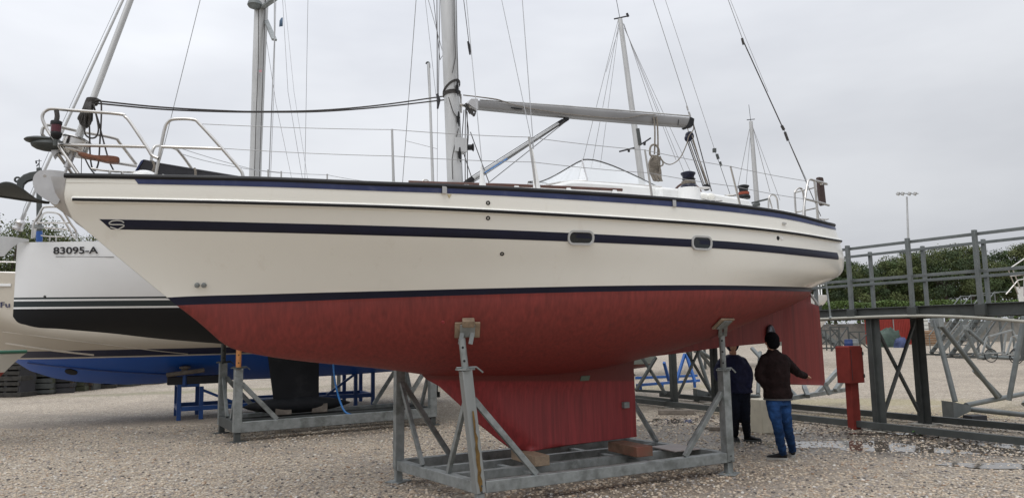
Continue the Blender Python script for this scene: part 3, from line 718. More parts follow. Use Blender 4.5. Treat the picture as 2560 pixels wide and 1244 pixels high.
# mast
mt0 = BF.plt(1120, 0, 0); mb0 = BF.plt(1138, 462, 0)
dT = (mt0[0]-mb0[0])/(mt0[1]-mb0[1])
def mastpt(z): return BF.w(mb0[0]+dT*(z-mb0[1]), 0, z)
mb = MB(); P_ = [mastpt(z) for z in (mb0[1]-.6, mb0[1], 7, 14.5)]; vs_rows = []
for p in P_: vs_rows.append([p+U3*.098*math.cos(a)+N3*.085*math.sin(a) for a in np.linspace(0, 2*math.pi, 28, endpoint=False)])
mb.grid(vs_rows, closed=True); mast = mb.build('mast', M['alu'], yacht)
def zc(px, py, n=0.): return BF.plt(px, py, n)[1]
for py0, py1 in ((208,246),(285,322),(373,410)):
    a, b_ = mastpt(zc(1133, py0)), mastpt(zc(1133, py1)); off = N3*.083+U3*.03
    mb = MB(); m_ = (a+b_)/2; mb.tube([a+off+N3*.04, (a*2+b_)/3+off+N3*.03, (a+2*b_)/3+off+N3*.03, b_+off+N3*.04], [.006,.014,.014,.006], 8)
    mb.bar((a*2+b_)/3+off+N3*.03, (a+2*b_)/3+off-N3*.0, .02, .05, up=N3); mb.build('mast_cleat', M['black'], mast)
p = mastpt(zc(1160, 370)); mb = MB(); mb.bar(p+U3*.05-np.array([0,0,.075]), p+U3*.05+np.array([0,0,.095]), .22, .16, up=U3); mb.build('winch_pad', M['alu'], mast)
mb = MB(); mb.lathe(p+U3*.12+N3*.02, U3+N3*.5, [(.05,0),(.06,.02),(.035,.05),(.035,.1),(.055,.12),(.03,.13)], 16); mb.build('mast_winch', M['black'], mast)
def ring_(c, rx, ry, r, tilt=0.0, turns=1):
    return [c+U3*rx*math.cos(a)+N3*ry*math.sin(a)+np.array([0,0,tilt*math.sin(a+.6)+.016*a/6.28]) for a in np.linspace(0, 6.28*turns, 24*turns)]
mb = MB(); mb.tube(ring_(mastpt(zc(1130,240)), .105, .093, .01, .02, 3), .0085, 6); mb.tube(ring_(mastpt(zc(1130,224)), .105, .093, .01, .09, 2), .007, 6); mb.build('lashing', M['rope'], mast)
mb = MB(); c = mastpt(zc(1140,462)); mb.lathe(c-np.array([0,0,.05]), (0,0,1), [(.16,0),(.15,.04),(.12,.06)], 24); mb.build('mast_collar', M['black'], mast)
def wire(pts, r=.004, name='shroud', m='wire', par=None, k=1):
    mb = MB(); mb.tube(smooth(pts, k) if k > 1 else pts, r, 6); return mb.build(name, M[m] if isinstance(m, str) else m, par or yacht)
# halyards on the mast
wire([mastpt(zc(1133,z_))+N3*.1+U3*o_ for z_, o_ in ((-60,.05),(60,.03),(150,.03),(190,-.02))], .0045, 'halyard', 'rope', mast)
wire([mastpt(zc(1125,250))+N3*.09-U3*.08, mastpt(zc(1125,285))+N3*.1-U3*.03, mastpt(zc(1125,300))+N3*.1+U3*.03], .005, 'halyard', 'rope', mast, 4)
wire([mastpt(zc(1125,325))+N3*.1+U3*.03, mastpt(zc(1125,385))+N3*.1-U3*.05, mastpt(zc(1120,410))+N3*.1-U3*.07, mastpt(zc(1120,452))+N3*.1-U3*.07], .005, 'halyard', 'rope', mast, 4)
# boom with end fittings
def boom():
    a0, a1 = BF.plt(1196,261), BF.plt(1728,306); T = [a0, (.5*(a0[0]+a1[0]), .5*(a0[1]+a1[1])-.0), a1]
    mb = MB(); rows_ = []
    for k in range(13):
        f = k/12; px = 1192+(1730-1192)*f
        yt = 249.5+(293-249.5)*f-2.5*math.sin(math.pi*f); yb = 271+(318-271)*f+2*math.sin(math.pi*f)
        t, zt = BF.plt(px, yt, .05); _, zb = BF.plt(px, yb, .05); c_ = (zt+zb)/2; h_ = (zt-zb)/2
        rows_.append([BF.w(t, .052*np.sign(math.cos(a))*abs(math.cos(a))**.5, c_+h_*np.sign(math.sin(a))*abs(math.sin(a))**.6) for a in np.linspace(0, 2*math.pi, 20, endpoint=False)])
    mb.grid(rows_, closed=True); mb.add(rows_[0], [list(range(20))]); mb.add(rows_[-1], [list(range(20))[::-1]])
    bo = mb.build('boom', M['boom'], yacht)
    mb = MB(); P = [BF.pl(x, y, .056) for x, y in ((1170,258),(1178,247),(1195,247),(1196,273),(1186,270))]; mb.prism(P, -N3*.112); mb.build('gooseneck_end', M['inoxdull'], bo)
    mb = MB(); mb.tube([BF.pl(x, y, 0) for x, y in ((1148,262),(1160,264),(1175,266))], .022, 8); mb.tube([BF.pl(1152,236,0), BF.pl(1153,282,0)], .012, 8); mb.build('gooseneck', M['inox'], bo)
    mb = MB(); P = [BF.pl(x, y, .058) for x, y in ((1727,292),(1736,297),(1734,314),(1722,320),(1717,318))]; mb.prism(P, -N3*.116); mb.build('end_cap', M['black'], bo)
    mb = MB(); mb.tube([BF.pl(x, y-2, 0) for x, y in ((1200,252),(1400,266),(1600,281.5),(1725,292))], .012, 6); mb.build('sail_track', M['alu'], bo)
    mb = MB(); mb.tube([BF.pl(x, y, .062) for x, y in ((1278,269),(1290,271),(1306,273))], [.006,.012,.006], 8); mb.build('boom_cleat', M['black'], bo)
    mb = MB(); mb.bar(BF.pl(1697,299,.058), BF.pl(1695,314,.058), .008, .004); mb.build('boom_band', M['black'], bo)
    return bo
bo = boom()
wire([BF.pl(x, y, .07) for x, y in ((1158,238),(1240,248),(1270,258),(1330,272),(1420,285),(1500,293),(1560,296),(1610,287),(1640,287))], .0055, 'reefing_line', 'ropegrey', bo, 5)
wire([BF.pl(x, y, .03) for x, y in ((1158,238),(1200,243),(1240,249),(1260,254),(1285,262))], .007, 'topping_line', 'rope', bo, 4)
# rigid vang strut
mb = MB(); mb.tube([cp(1170,455), cp(1408,303)], .026, 12); vg = mb.build('vang_strut', M['alu'], yacht)
for a, b_, r_ in ((cp(1158,463), cp(1182,447), .035), (cp(1396,311), cp(1419,296), .03)): mb = MB(); mb.tube([a, b_], r_, 10); mb.build('strut_end', M['black'], vg)
mb = MB(); mb.tube([cp(1212,432,.028), cp(1268,396.5,.028)], .010, 6); mb.build('blue_lettering_band', mat('blue lettering', (.05,.17,.40), .5, var=.6, scale=60), vg)
for a, b_ in (((1165,450),(1405,298)), ((1172,460),(1412,302)), ((1180,458),(1410,306)), ((1215,462),(1413,305))): wire([cp(*a, n=.03), cp(*b_, n=.03)], .005, 'vang_line', 'rope', vg)
# mast base ropes and blocks
for pts in (((1164,272),(1163,340),(1163,460)), ((1168,280),(1168,360),(1169,460)), ((1160,275),(1155,345)), ((1165,268),(1168,300),(1171,330),(1168,380)), ((1158,380),(1185,462)), ((1176,330),(1222,455))):
    wire([cp(*p, n=.02) for p in pts], .0055, 'halyard', 'rope', yacht, 3)
mb = MB()
for pts in (((1160,262),(1168,272),(1176,285)), ((1164,258),(1176,276),(1180,287)), ((1172,272),(1182,275),(1190,280)), ((1180,275),(1184,290),(1188,282))): mb.tube(smooth([cp(*p, n=.04) for p in pts], 4), .012, 6)
mb.build('strap_bundle', M['rope'], bo)
# shrouds / stays (near side n=1.25)
def lineN(a, b, n0, n1, **k):
    pa = cp(*a, n=n0); pb = cp(*b, n=n1); k.setdefault('r', .0045); return wire([pa, pb], **k)
CPN = 1.25
lineN((1252,-10),(1333,372),.35,CPN); lineN((1305,-10),(1334,372),.75,CPN); lineN((1165,-10),(1207,432),.25,CPN)
lineN((1041,-10),(1006,462),-.5,-1.25); lineN((1136,0),(1139,0),.0,.0)
lineN((1068,-10),(1133,225),-.2,.0); 
for a, b_ in (((1141,-10),(1145,240)),): wire([cp(*a, n=.12), cp(*b_, n=.12)], .004, 'halyard', 'rope')
# chainplate covers (tapered white)
for top, bot in (((1203,418),(1207,472)), ((1330,372),(1343,478))):
    mb = MB(); mb.tube([cp(*top, n=CPN), cp(*bot, n=CPN)], [.008, .042], 12); mb.build('shroud_cover', M['white'], yacht)
# backstays
bt = cp(2018,452,0); wire([cp(1815,-15), cp(1857,100), cp(1957,318), cp(1972,352), cp(2016,450)], .005, 'backstay', 'wire')
mb = MB(); mb.tube([cp(1855,96), cp(1859,112)], .018, 8); mb.tube([cp(1855,96), cp(1956,318)], .009, 6); mb.tube([cp(1954,314), cp(1960,325)], .022, 8); mb.tube([cp(1962,330), cp(1970,352)], .020, 8); mb.tube([cp(1972,354),cp(2052,540)], .006, 6); mb.build('stay_insulators', M['rope'], yacht)
wire([cp(1820,-15,.3), cp(1870,110,.3), cp(1920,230,.2)], .003, 'flag_line', 'wire')
wire([cp(1660,-10,-.4), cp(1786,372,-.6)], .0035, 'running_backstay'); wire([cp(1786,372,-.6), cp(1826,488,-.75)], .0045, 'running_backstay', 'rope')
mb = MB(); mb.tube([cp(1792,385,-.6), cp(1796,398,-.6)], .022, 8); mb.tube([cp(1800,404,-.6), cp(1803,415,-.6)], .018, 8); mb.box(cp(1786,376,-.6), .05, .05, .06); mb.build('blocks', M['galvdark'], yacht)
mb = MB(); mb.ball(cp(1826,488,-.75), (.10,.05,.02), 12, 6); mb.build('deck_fitting', M['inox'], yacht)
wire([cp(1628,-15,0), cp(1716,260), cp(1722,285)], .0045, 'topping_lift', 'wire')
mb = MB(); mb.tube([cp(1717,265), cp(1720,276)], .012, 8); mb.tube([cp(1722,280), cp(1726,292)], .014, 8); mb.build('shackles', M['inoxdull'], yacht)
# mainsheet tackle
top = cp(1724,345); bot = cp(1766,470)
for i, (a, b_) in enumerate((((1718,352),(1758,466)), ((1722,352),(1762,466)), ((1727,350),(1768,466)), ((1731,350),(1773,468)), ((1734,312),(1779,478)), ((1730,338),(1767,460)))):
    wire([cp(*a, n=.02*(i-2)), cp(*b_, n=.02*(i-2))], .0075, 'mainsheet', 'ropegrey' if i % 2 else 'rope')
for (x, y, r_) in ((1724,340,.065), (1766,468,.05), (1720,346,.05)):
    c = cp(x, y); mb = MB(); mb.lathe(c-N3*.03, N3, [(r_*.7,0),(r_,.01),(r_,.05),(r_*.7,.06)], 16); mb.build('block', M['navy'] if y < 400 else M['black'], yacht)
wire([cp(1719,320), cp(1723,338)], .008, 'block_strop', 'inox')
mb = MB(); mb.ball(cp(1753,470,.2), (.14,.06,.02), 14, 6); mb.build('sheet_traveller', M['inox'], yacht)
wire([cp(1734,310,.05), cp(1733,325,.05), cp(1722,340,.05), cp(1716,362,.05), cp(1700,395,.05), cp(1680,410,.05), cp(1665,409,.05), cp(1655,400,.05), cp(1650,390,.05)], .0075, 'sheet_tail', 'ropegrey', yacht, 5)
# coiled rope hanging from the boom
mb = MB()
mb.tube(smooth([cp(x, y, .07) for x, y in ((1634,292),(1637,320),(1637,365),(1636,385))], 4), .011, 8); mb.tube(smooth([cp(x, y, .07) for x, y in ((1641,292),(1644,320),(1645,365),(1644,395))], 4), .011, 8)
for i in range(9):
    o_ = (i-4)*3.2; mb.tube(smooth([cp(1636+o_*.35, 388, .05+.01*i), cp(1634+o_*.8, 405, .05+.01*i), cp(1637+o_*1.1, 425, .05), cp(1641+o_*.9, 446-abs(o_)*.5+3*(i % 3), .05+.01*i), cp(1645+o_*.8, 452, .05)], 4), .012, 6)
for k in range(6):
    y = 395+k*4; c = cp(1639, y, .05); mb.tube([c+U3*.062*math.cos(a)+N3*.05*math.sin(a)+np.array([0,0,.006*math.sin(a)]) for a in np.linspace(0, 2*math.pi, 18, endpoint=False)], .0125, 6, closed=True)
mb.tube(smooth([cp(x, y, .09) for x, y in ((1634,394),(1625,385),(1627,366),(1638,362),(1646,372),(1648,388))], 5), .014, 8)
mb.tube(smooth([cp(x, y, .1) for x, y in ((1632,392),(1623,405),(1624,420),(1631,424))], 5), .011, 6); mb.tube(smooth([cp(x, y, .1) for x, y in ((1645,392),(1656,402),(1657,412),(1650,418),(1650,440))], 5), .011, 6)
mb.build('coiled_rope', M['ropegrey'], bo)
# stanchions and lifelines
stN = [((980,323),(984,462)), ((1322,342),(1343,476)), ((1612,374),(1631,497)), ((1826,415),(1852,520))]
st_top = []
for i, (a, b_) in enumerate(stN):
    if i == 1: st_top.append(cp(*a, n=1.27)); mb = MB(); mb.tube([st_top[-1], cp(1341,476,1.27)], .012, 10); mb.build('stanchion', M['inox'], yacht); continue
    pb = sp(*b_, 1, .08); t_, n_, _ = BF.loc(pb); pt = BF.pl(*a, n=n_+.0)
    mb = MB(); mb.tube([pb, pb*.5+pt*.5, pt], [.0145,.0125,.011], 10); mb.lathe(pb-np.array([0,0,.02]), (0,0,1), [(.035,0),(.03,.02),(.018,.05)], 12); mb.build('stanchion', M['inox'] if i != 0 else M['alu'], yacht)
def life(pxs, name='lifeline', side=1, r=.0035):
    pts = [sp(x, y, side, .08) for x, y in pxs]; fine = []
    for a, b_ in zip(pts[:-1], pts[1:]):
        for k in range(8): f = k/8; p = a*(1-f)+b_*f; p = p-np.array([0,0,.02*4*f*(1-f)*.5]); fine.append(p)
    fine.append(pts[-1]); return wire(fine, r, name)
life([(506,310),(980,324),(1322,343),(1612,375),(1826,416),(2020,453)]); life([(558,371),(982,390),(1331,405),(1622,432),(1838,466),(2009,497)])
life([(452,371),(640,425),(818,437),(935,455)], side=-1); life([(452,384),(560,412),(700,432)], side=-1, name='lifeline')
for x0, y0, y1 in ((670,424,452),(703,428,455),(818,435,462)):
    p = sp(x0, y0, -1, .08); q = sp(x0, y1, -1, .08); mb = MB(); mb.tube([p, q], .010, 8); mb.build('stanchion', M['inox'], yacht)
# pulpit rails
def rail(pxs, side=1, name='pulpit_rail', r=.0155, off=.07, par=None, k=5):
    P = [sp(x, y, side, off) for x, y in pxs]; mb = MB(); mb.tube(smooth(P, k), r, 10); return mb.build(name, M['inox'], par or yacht)
def proot(px): return px
rail([(199,440),(148,366),(122,330),(107,300),(108,284),(118,275),(133,272),(175,275.5),(297,285),(313,292),(326,306),(368,369),(380,388),(396,396)], off=.02)
rail([(146,362),(366,367)], off=.02)
rail([(182,436),(150,392),(128,362)], -1, off=.02); rail([(105,335),(107,322),(115,315),(128,313),(203,329),(284,345),(300,358),(341,411)], -1, off=.02); rail([(149,384),(341,415)], -1, off=.02); rail([(105,335),(128,362)], -1, off=.02)
rail([(388,446),(400,382),(411,325),(420,306),(436,298),(483,299),(501,312),(554,370),(597,420),(606,434),(609,450)]); rail([(403,367),(556,372)])
rail([(378,402),(382,375),(395,364),(435,370),(452,384),(481,424),(487,440)], -1)
# pushpit
rail([(2007,547),(2012,500),(2018,462),(2023,449),(2036,451),(2066,459)], off=.05, name='pushpit_rail'); rail([(2036,452),(2041,500),(2046,553)], off=.05, name='pushpit_rail'); rail([(2011,497),(2045,505),(2072,513)], off=.05, name='pushpit_rail')
def ctr(pxs, n, name, r=.0155, m='inox', k=5):
    P = [cp(x, y, n_) for (x, y), n_ in zip(pxs, n if hasattr(n, '__len__') else [n]*len(pxs))]; mb = MB(); mb.tube(smooth(P, k), r, 10); return mb.build(name, M[m], yacht)
ctr([(1990,542),(1987,490),(1988,478),(1997,470),(2006,475),(2010,500),(2013,545)], -.2, 'pushpit_rail'); ctr([(1988,481),(2014,474),(2048,466)], [-.2,0,.3], 'pushpit_rail', .012); ctr([(1992,530),(2020,524),(2044,519)], [-.2,0,.3], 'pushpit_rail', .012)
ctr([(2044,455),(2041,500),(2044,550)], .3, 'pushpit_rail'); ctr([(2052,460),(2068,461)], [.8,-.3], 'pushpit_rail')
ctr([(1921,524),(1922,496),(1928,487),(1937,489),(1943,500),(1946,528)], .6, 'handhold', .012); ctr([(1921,524),(1922,494),(1932,527)], .3, 'handhold', .010); ctr([(1880,507),(1921,497)], .3, 'tiller_bar', .014, 'galvdark'); ctr([(1884,514),(1897,510)], .3, 'tiller_grip', .028, 'galvdark')
ctr([(1057,463),(1056,455),(1060,450),(1067,450),(1072,455),(1073,463)], .75, 'handhold', .010)
mb = MB(); P = [BF.pl(x, y, .55) for x, y in ((2046,444),(2048,442),(2057,443),(2059,446),(2066,508),(2065,512),(2057,514),(2053,510))]; mb.prism(P, -N3*.05); mb.build('outboard_bracket_board', M['teak'] if False else mat('dark brown board', (.045,.025,.02), .6), yacht, bevel=.006)
mb = MB(); P = [BF.pl(x, y, .9) for x, y in ((1970,529),(1984,531),(1984,540),(1970,538))]; mb.prism(P, -N3*.2); mb.build('fairlead', M['inox'], yacht)
# navigation light, head of the pulpit
c = cp(141,318,0); mb = MB(); mb.lathe(cp(141,303,.15), (0,0,-1), [(.045,0),(.05,.01),(.05,.035),(.04,.04)], 16); mb.lathe(cp(141,331,.15), (0,0,-1), [(.045,0),(.05,.01),(.045,.04),(.02,.07)], 16); nl = mb.build('navigation_light', M['black'], yacht)
mb = MB(); mb.lathe(cp(141,306,.15), (0,0,-1), [(.045,0),(.045,.095)], 16); mb.build('red_lens', mat('dark red lens', (.08,.012,.02), .1), nl)
mb = MB(); mb.tube([cp(140,338,.15), cp(138,365,.15)], .02, 8); mb.build('light_post', M['galvdark'], nl); mb = MB(); mb.tube(smooth([cp(141,303,.15), cp(143,290,.15), cp(141,275,.15)], 4), .022, 8); mb.build('light_bracket', M['rope'], nl)
# bow plate / dolphin seat
mb = MB(); c = cp(108,352,-.05); mb.ball(c+np.array([0,0,.0]), (.16,.13,.035), 20, 8, ax=np.array([U3, N3, (0,0,1)])); mb.ball(c+U3*.05+N3*.03-np.array([0,0,.045]), (.15,.11,.06), 20, 8, ax=np.array([U3, N3, (0,0,1)])); mb.build('anchor_roller_cap', M['galvdark'], yacht)
mb = MB(); P = [cp(x, y, .02) for x, y in ((128,352),(190,362),(190,372),(150,372),(134,392),(128,380))]; mb.prism(P, -N3*.14); mb.build('bow_platform', M['inoxdull'], yacht)
# furling drum, tube and forestay
fa = cp(190,360,0); fb = cp(330,-10,0); fd = nrm(fb-fa)
mb = MB(); mb.lathe(fa-fd*.10, fd, [(.13,0),(.135,.01),(.135,.02),(.12,.03),(.12,.13),(.135,.14),(.12,.155),(.04,.16)], 24); fdm = mb.build('furling_drum', M['inox'], yacht)
mb = MB(); mb.tube([fa-fd*.25, fa-fd*.1], .03, 10); mb.tube([fa-fd*.42, fa-fd*.2], .013, 8); mb.build('furler_toggle', M['inoxdull'], fdm)
mb = MB(); mb.tube([fa, fa+fd*.45], .036, 12); mb.tube([fa+fd*.4, fb], .030, 12); mb.build('forestay_foil', M['alu'], yacht)
for o_ in ((168,375,90,440),): pass
# wooden spinnaker/propeller-blade-like board
P = smooth([cp(x, y, .25) for x, y in ((193,383),(205,380),(235,387),(270,388),(293,391),(299,397),(294,405),(270,404),(235,396),(205,390))], 4)
mb = MB(); mb.prism(P, -N3*.10); mb.build('wooden_step_board', mat('oiled brown board', (.17,.062,.028), .45, var=.3, scale=14), yacht, bevel=.012)
# rope bundle on the forestay
mb = MB(); cb = (228,255)
for k in range(9):
    o_ = (k-4); mb.tube(smooth([cp(222+o_*1.5, 250, .03), cp(216+o_*2.4, 275, .05+.01*k), cp(210+o_*3.6, 296+6*(k % 3), .06), cp(215+o_*2.6, 314-3*abs(o_)+8*(k % 2), .06), cp(222+o_*2, 300, .05), cp(226+o_*1.2, 262, .05)], 5), .0085, 6)
for k in range(5):
    c = fa+fd*np.linalg.norm(cp(226,247+k*3)-fa); mb.tube([c+U3*.05*math.cos(a)+N3*.05*math.sin(a) for a in np.linspace(0, 2*math.pi, 16, endpoint=False)], .010, 6, closed=True)
mb.tube(smooth([cp(x, y, .08) for x, y in ((238,252),(247,250),(253,258),(253,300),(250,350),(247,400),(242,420),(236,426),(229,415),(225,380),(224,330),(222,280)) ], 5), .0085, 6)
mb.tube(smooth([cp(x, y, .09) for x, y in ((214,270),(211,310),(213,335),(226,345),(240,342),(246,325),(243,300),(236,270),(232,258)) ], 5), .0085, 6)
mb.tube(smooth([cp(x, y, .07) for x, y in ((232,262),(245,300),(258,350),(272,400),(285,428)) ], 5), .0085, 6)
mb.tube(smooth([cp(x, y, .07) for x, y in ((204,377),(212,395),(225,420),(241,440)) ], 5), .0075, 6)
mb.tube(smooth([cp(x, y, .07) for x, y in ((204,392),(203,438)) ], 2), .004, 6)
mb.build('rope_bundle', M['rope'], yacht)
# two halyards led from the forestay to the mast, sagging
A_ = cp(238,253); B_ = cp(1110,243,.0)
for a, b_, c_, pts in ((0,0,0,((238,252),(400,268),(560,277),(650,279),(800,276),(950,263),(1108,241))), (0,0,0,((236,258),(400,273),(540,279),(650,280.5),(800,279),(950,268),(1110,250)))):
    wire([cp(*p, n=.04) for p in pts], .0085, 'led_halyard', 'rope', yacht, 6)
# long folded gangplank in a dark cover lying on the foredeck
P1 = [sp(x, y, 1, .42) for x, y in ((353,400),(362,398),(404,407),(620,443),(622,452),(330,452))]
mb = MB(); mb.prism(P1, -N3*.32); gp = mb.build('gangplank', M['greybox'], yacht, bevel=.01)
mb = MB(); P1 = [sp(x, y, 1, .41) for x, y in ((352,402),(360,398),(330,447),(326,447))]; mb.prism(P1, -N3*.3); mb.build('end_plate', M['navyband'], gp)
mb = MB()
for x, y in ((362,430),(408,440),(453,444)): c = sp(x, y, 1, .405); mb.lathe(c-N3*.01, N3, [(.018,0),(.018,.014)], 12)
mb.build('lightening_holes', M['white'], gp)
mb = MB(); mb.ball(sp(362,447,1,.2), (.13,.1,.085), 16, 8, ax=np.array([U3, N3, (0,0,1)])); mb.build('deck_vent', M['white'], yacht)
mb = MB(); mb.tube(smooth([sp(x, y, 1, .38) for x, y in ((382,403),(386,415),(382,428),(374,438))], 4), .012, 6); mb.build('lashing', M['ropegrey'], gp); mb = MB(); mb.tube(smooth([sp(x, y, 1, .38) for x, y in ((486,420),(489,430),(488,447))], 4), .012, 6); mb.build('lashing', M['ropegrey'], gp)
# small deck items at the mast foot
mb = MB()
for k in range(4): c = cp(1144+k*3, 466, .2+.03*k); mb.tube([c+U3*.035*math.cos(a)+np.array([0,0,.008*k])+N3*.035*math.sin(a) for a in np.linspace(0, 6.28, 16, endpoint=False)], .008, 6, closed=True)
mb.build('red_rope_coil', mat('faded red rope', (.40,.16,.12), .8), yacht)
# bow anchor held in the roller : a thing of its own
def anchor():
    n_ = -.01
    a = thing('anchor', cp(40,500,n_), 'grey plough anchor with broad pointed blades hanging over the bow roller', 'anchor')
    sh = smooth([cp(x, y, n_) for x, y in ((112,437),(98,435),(85,431),(62,437),(48,450),(44,470),(46,485),(58,490))], 4)
    mb = MB(); up = N3
    out = [(112,428),(92,427),(74,430),(58,436),(50,443),(42,450),(41,465),(43,478),(48,487),(62,486),(60,478),(58,468),(60,460),(68,453),(84,448),(112,446)]
    P = [cp(x, y, .03) for x, y in out]; mb.prism(P, -N3*.06); mb.build('shank', M['galvdark'], a, bevel=.008)
    mb = MB(); c = cp(44,449,.0); mb.tube([c+U3*.022*math.cos(q)+np.array([0,0,.022*math.sin(q)]) for q in np.linspace(0, 2*math.pi, 14, endpoint=False)], .010, 6, closed=True); mb.build('shackle_eye', M['galvdark'], a)
    # blades: two curved wings meeting along a keel line from tip (-30,486) to heel (122,510)
    tip = cp(-30,486,0); heel = cp(124,508,0); K = 16
    for s_ in (1, -1):
        rows_ = []
        for j in range(6):
            g = j/5; r = []
            for i in range(K+1):
                f = i/K; base = cp(-30+154*f, 486+10*math.sin(f*math.pi*.55)+18*f*f*.6, 0)
                wdt = .25*math.sin(math.pi*min(1, f*.93+.02))**.8; r.append(base+N3*s_*wdt*g+np.array([0,0,1])*(.10*g*g*math.sin(math.pi*f))-U3*.10*g*f)
            rows_.append(r)
        mb = MB(); mb.grid(rows_); o = mb.build('blade', M['galvdark'], a, fixn=False); so_ = o.modifiers.new('solid', 'SOLIDIFY'); so_.thickness = .012
anchor()
# ------------------------------------------------------------------ boat cradles
def cradle(fr, L, W, tops, label, m='galv', pm=None, base_z=(.15,.27), sect=.11, group=None, brace_h=.95, brace_d=.62, name='boat_cradle', beam=True, posts_m=None, nblocks=None):
    """fr origin = near-left corner foot; +t along the hull, n towards camera. corners order NL, NR, FL, FR.
    tops = dict corner -> (height of square post, height of the inner tube, lean (dt, dn))"""
    mid = fr.w(L/2, -W/2, 0); root = thing(name, mid, label, 'boat cradle', group)
    m_ = M[m]; z0, z1 = base_z; zc_ = (z0+z1)/2; h = z1-z0; C_ = {'NL': (0, 0), 'NR': (L, 0), 'FL': (0, -W), 'FR': (L, -W)}
    def part(nm, mm, fn, bevel=.006):
        mb = MB(); fn(mb); return mb.build(nm, mm, root, bevel=bevel)
    up = (0, 0, 1)
    for n_ in (0, -W): part('base_beam', m_, lambda mb: mb.bar(fr.w(sect/2+.003, n_, zc_), fr.w(L-sect/2-.003, n_, zc_), sect, h))
    for t_ in (0, L): part('cross_beam', m_, lambda mb: mb.bar(fr.w(t_, -sect/2-.003, zc_-.002), fr.w(t_, -W+sect/2+.003, zc_-.002), sect, h))
    if beam:
        for n_ in (-W*.36, -W*.66): part('keel_beam', m_, lambda mb: mb.bar(fr.w(sect/2+.003, n_, zc_-.006), fr.w(L-sect/2-.003, n_, zc_-.006), sect*.8, h-.02))
        for t_ in (L*.28, L*.72): part('tie_beam', m_, lambda mb: mb.bar(fr.w(t_, -sect/2-.003, zc_-.03), fr.w(t_, -W+sect/2+.003, zc_-.03), sect*.7, h*.5))
    for k, (t_, n_) in C_.items():
        part('foot', m_, lambda mb: (mb.bar(fr.w(t_, n_, .012), fr.w(t_, n_, z0-.002), sect*.8, sect*.8, up=fr.w(1, 0, 0)-fr.w(0, 0, 0)), mb.box(fr.w(t_, n_, .008), .26, .22, .012, 1.0)))
        if k not in tops: continue
        hp, ht, (lt, ln) = tops[k]; sgt = 1 if t_ == 0 else -1; sgn = -1 if n_ == 0 else 1
        def P(z): return fr.w(t_+lt*(z-z0)/(hp-z0), n_+ln*(z-z0)/(hp-z0), z)
        uu = np.append(fr.u, 0)
        pm_ = M['galvrust'] if k == 'NL' and m == 'galv' and pm is None else m_
        po = part('corner_post', pm_, lambda mb: mb.bar(P(z0+.003), P(hp), sect*1.08, sect*1.08, up=uu))
        tb = MB(); tb.tube([P(hp-.25), P(ht)], sect*.36, 14)
        for z in np.arange(hp+.12, ht-.08, .13): tb.mi = 0
        tm = M[pm[k]] if pm and k in pm else m_
        to = tb.build('telescopic_tube', tm, root)
        mb = MB(); 
        for z in np.arange(hp+.10, ht-.05, .14):
            p = P(z); d = nrm(CAM-p); d[2] = 0; d = nrm(d); mb.lathe(p+d*(sect*.36-.004), d, [(.013,0),(.013,.006)], 8)
        if len(mb.v): hl = mb.build('pin_holes', M['black'], to); hl['kind'] = 'stuff'
        mb = MB(); mb.box(P(hp+.012), sect*1.5, sect*1.35, .02, 1.0); mb.tube([P(hp+.03)-uu*.1, P(hp+.03)+uu*.13, P(hp-.03)+uu*.2], .010, 6); mb.build('collar_pin', m_, root)
        zb = z0+(hp-z0)*brace_h*.80
        a = P(zb)+uu*sgt*sect*.5; b_ = fr.w(t_+sgt*brace_d*1.1, n_, z1+.004)
        part('brace', m_, lambda mb: mb.bar(a, b_, sect*.62, sect*.42, up=np.append(fr.n, 0)), .004)
        nn_ = np.append(fr.n, 0)
        a2 = P(zb)+nn_*sgn*sect*.5; b2 = fr.w(t_, n_+sgn*brace_d*min(1, W*.36/brace_d), z1+.004)
        part('brace', m_, lambda mb: mb.bar(a2, b2, sect*.6, sect*.42, up=uu), .004)
    return root
A = ground(1199, 1268); Cc = ground(1822, 1184); B_ = ground(996, 1203)
CF = Frame(A[0], A[1], math.degrees(math.atan2(Cc[0]-A[0], Cc[1]-A[1]))); CL = float(np.linalg.norm(Cc[:2]-A[:2])); CW = float(np.linalg.norm(B_[:2]-A[:2]))
CS = Frame(A[0], A[1], 0); CS.u = CF.u; CS.n = (A-B_)[:2]/CW      # the old frame is slightly out of square
def corner_top(t_, n_, px, py):      # lean so that the post head appears at a pixel, in its own plane
    P = CF.pl(px, py, n_); t, n__, z = CF.loc(P); return t-t_, z
hp = {}; l1, h1 = corner_top(0, 0, 1166, 925); l2, h2 = corner_top(CL, 0, 1812, 926); 
_, g1 = corner_top(0, 0, 1163, 845); _, g2 = corner_top(CL, 0, 1806, 822)
main_cradle = cradle(CS, CL, CW, {'NL': (h1, g1, (l1, -.02)), 'NR': (h2, g2, (l2, -.02)), 'FL': (h1+.12, g1+.05, (0, .03)), 'FR': (h2-.1, g2-.1, (0, .03))}, 'grey steel cradle with four corner posts carrying the cream yacht', sect=.105)
def pad(base, up_dir, fr, w_, h_, name='support_pad', par=None, tilt=.3, ply=True):
    par = par or main_cradle; uu = np.append(fr.u, 0); nn_ = nrm(np.append(fr.n, 0)*math.cos(tilt)-np.array([0,0,1])*math.sin(tilt)*-1*-1)
    return uu, nn_
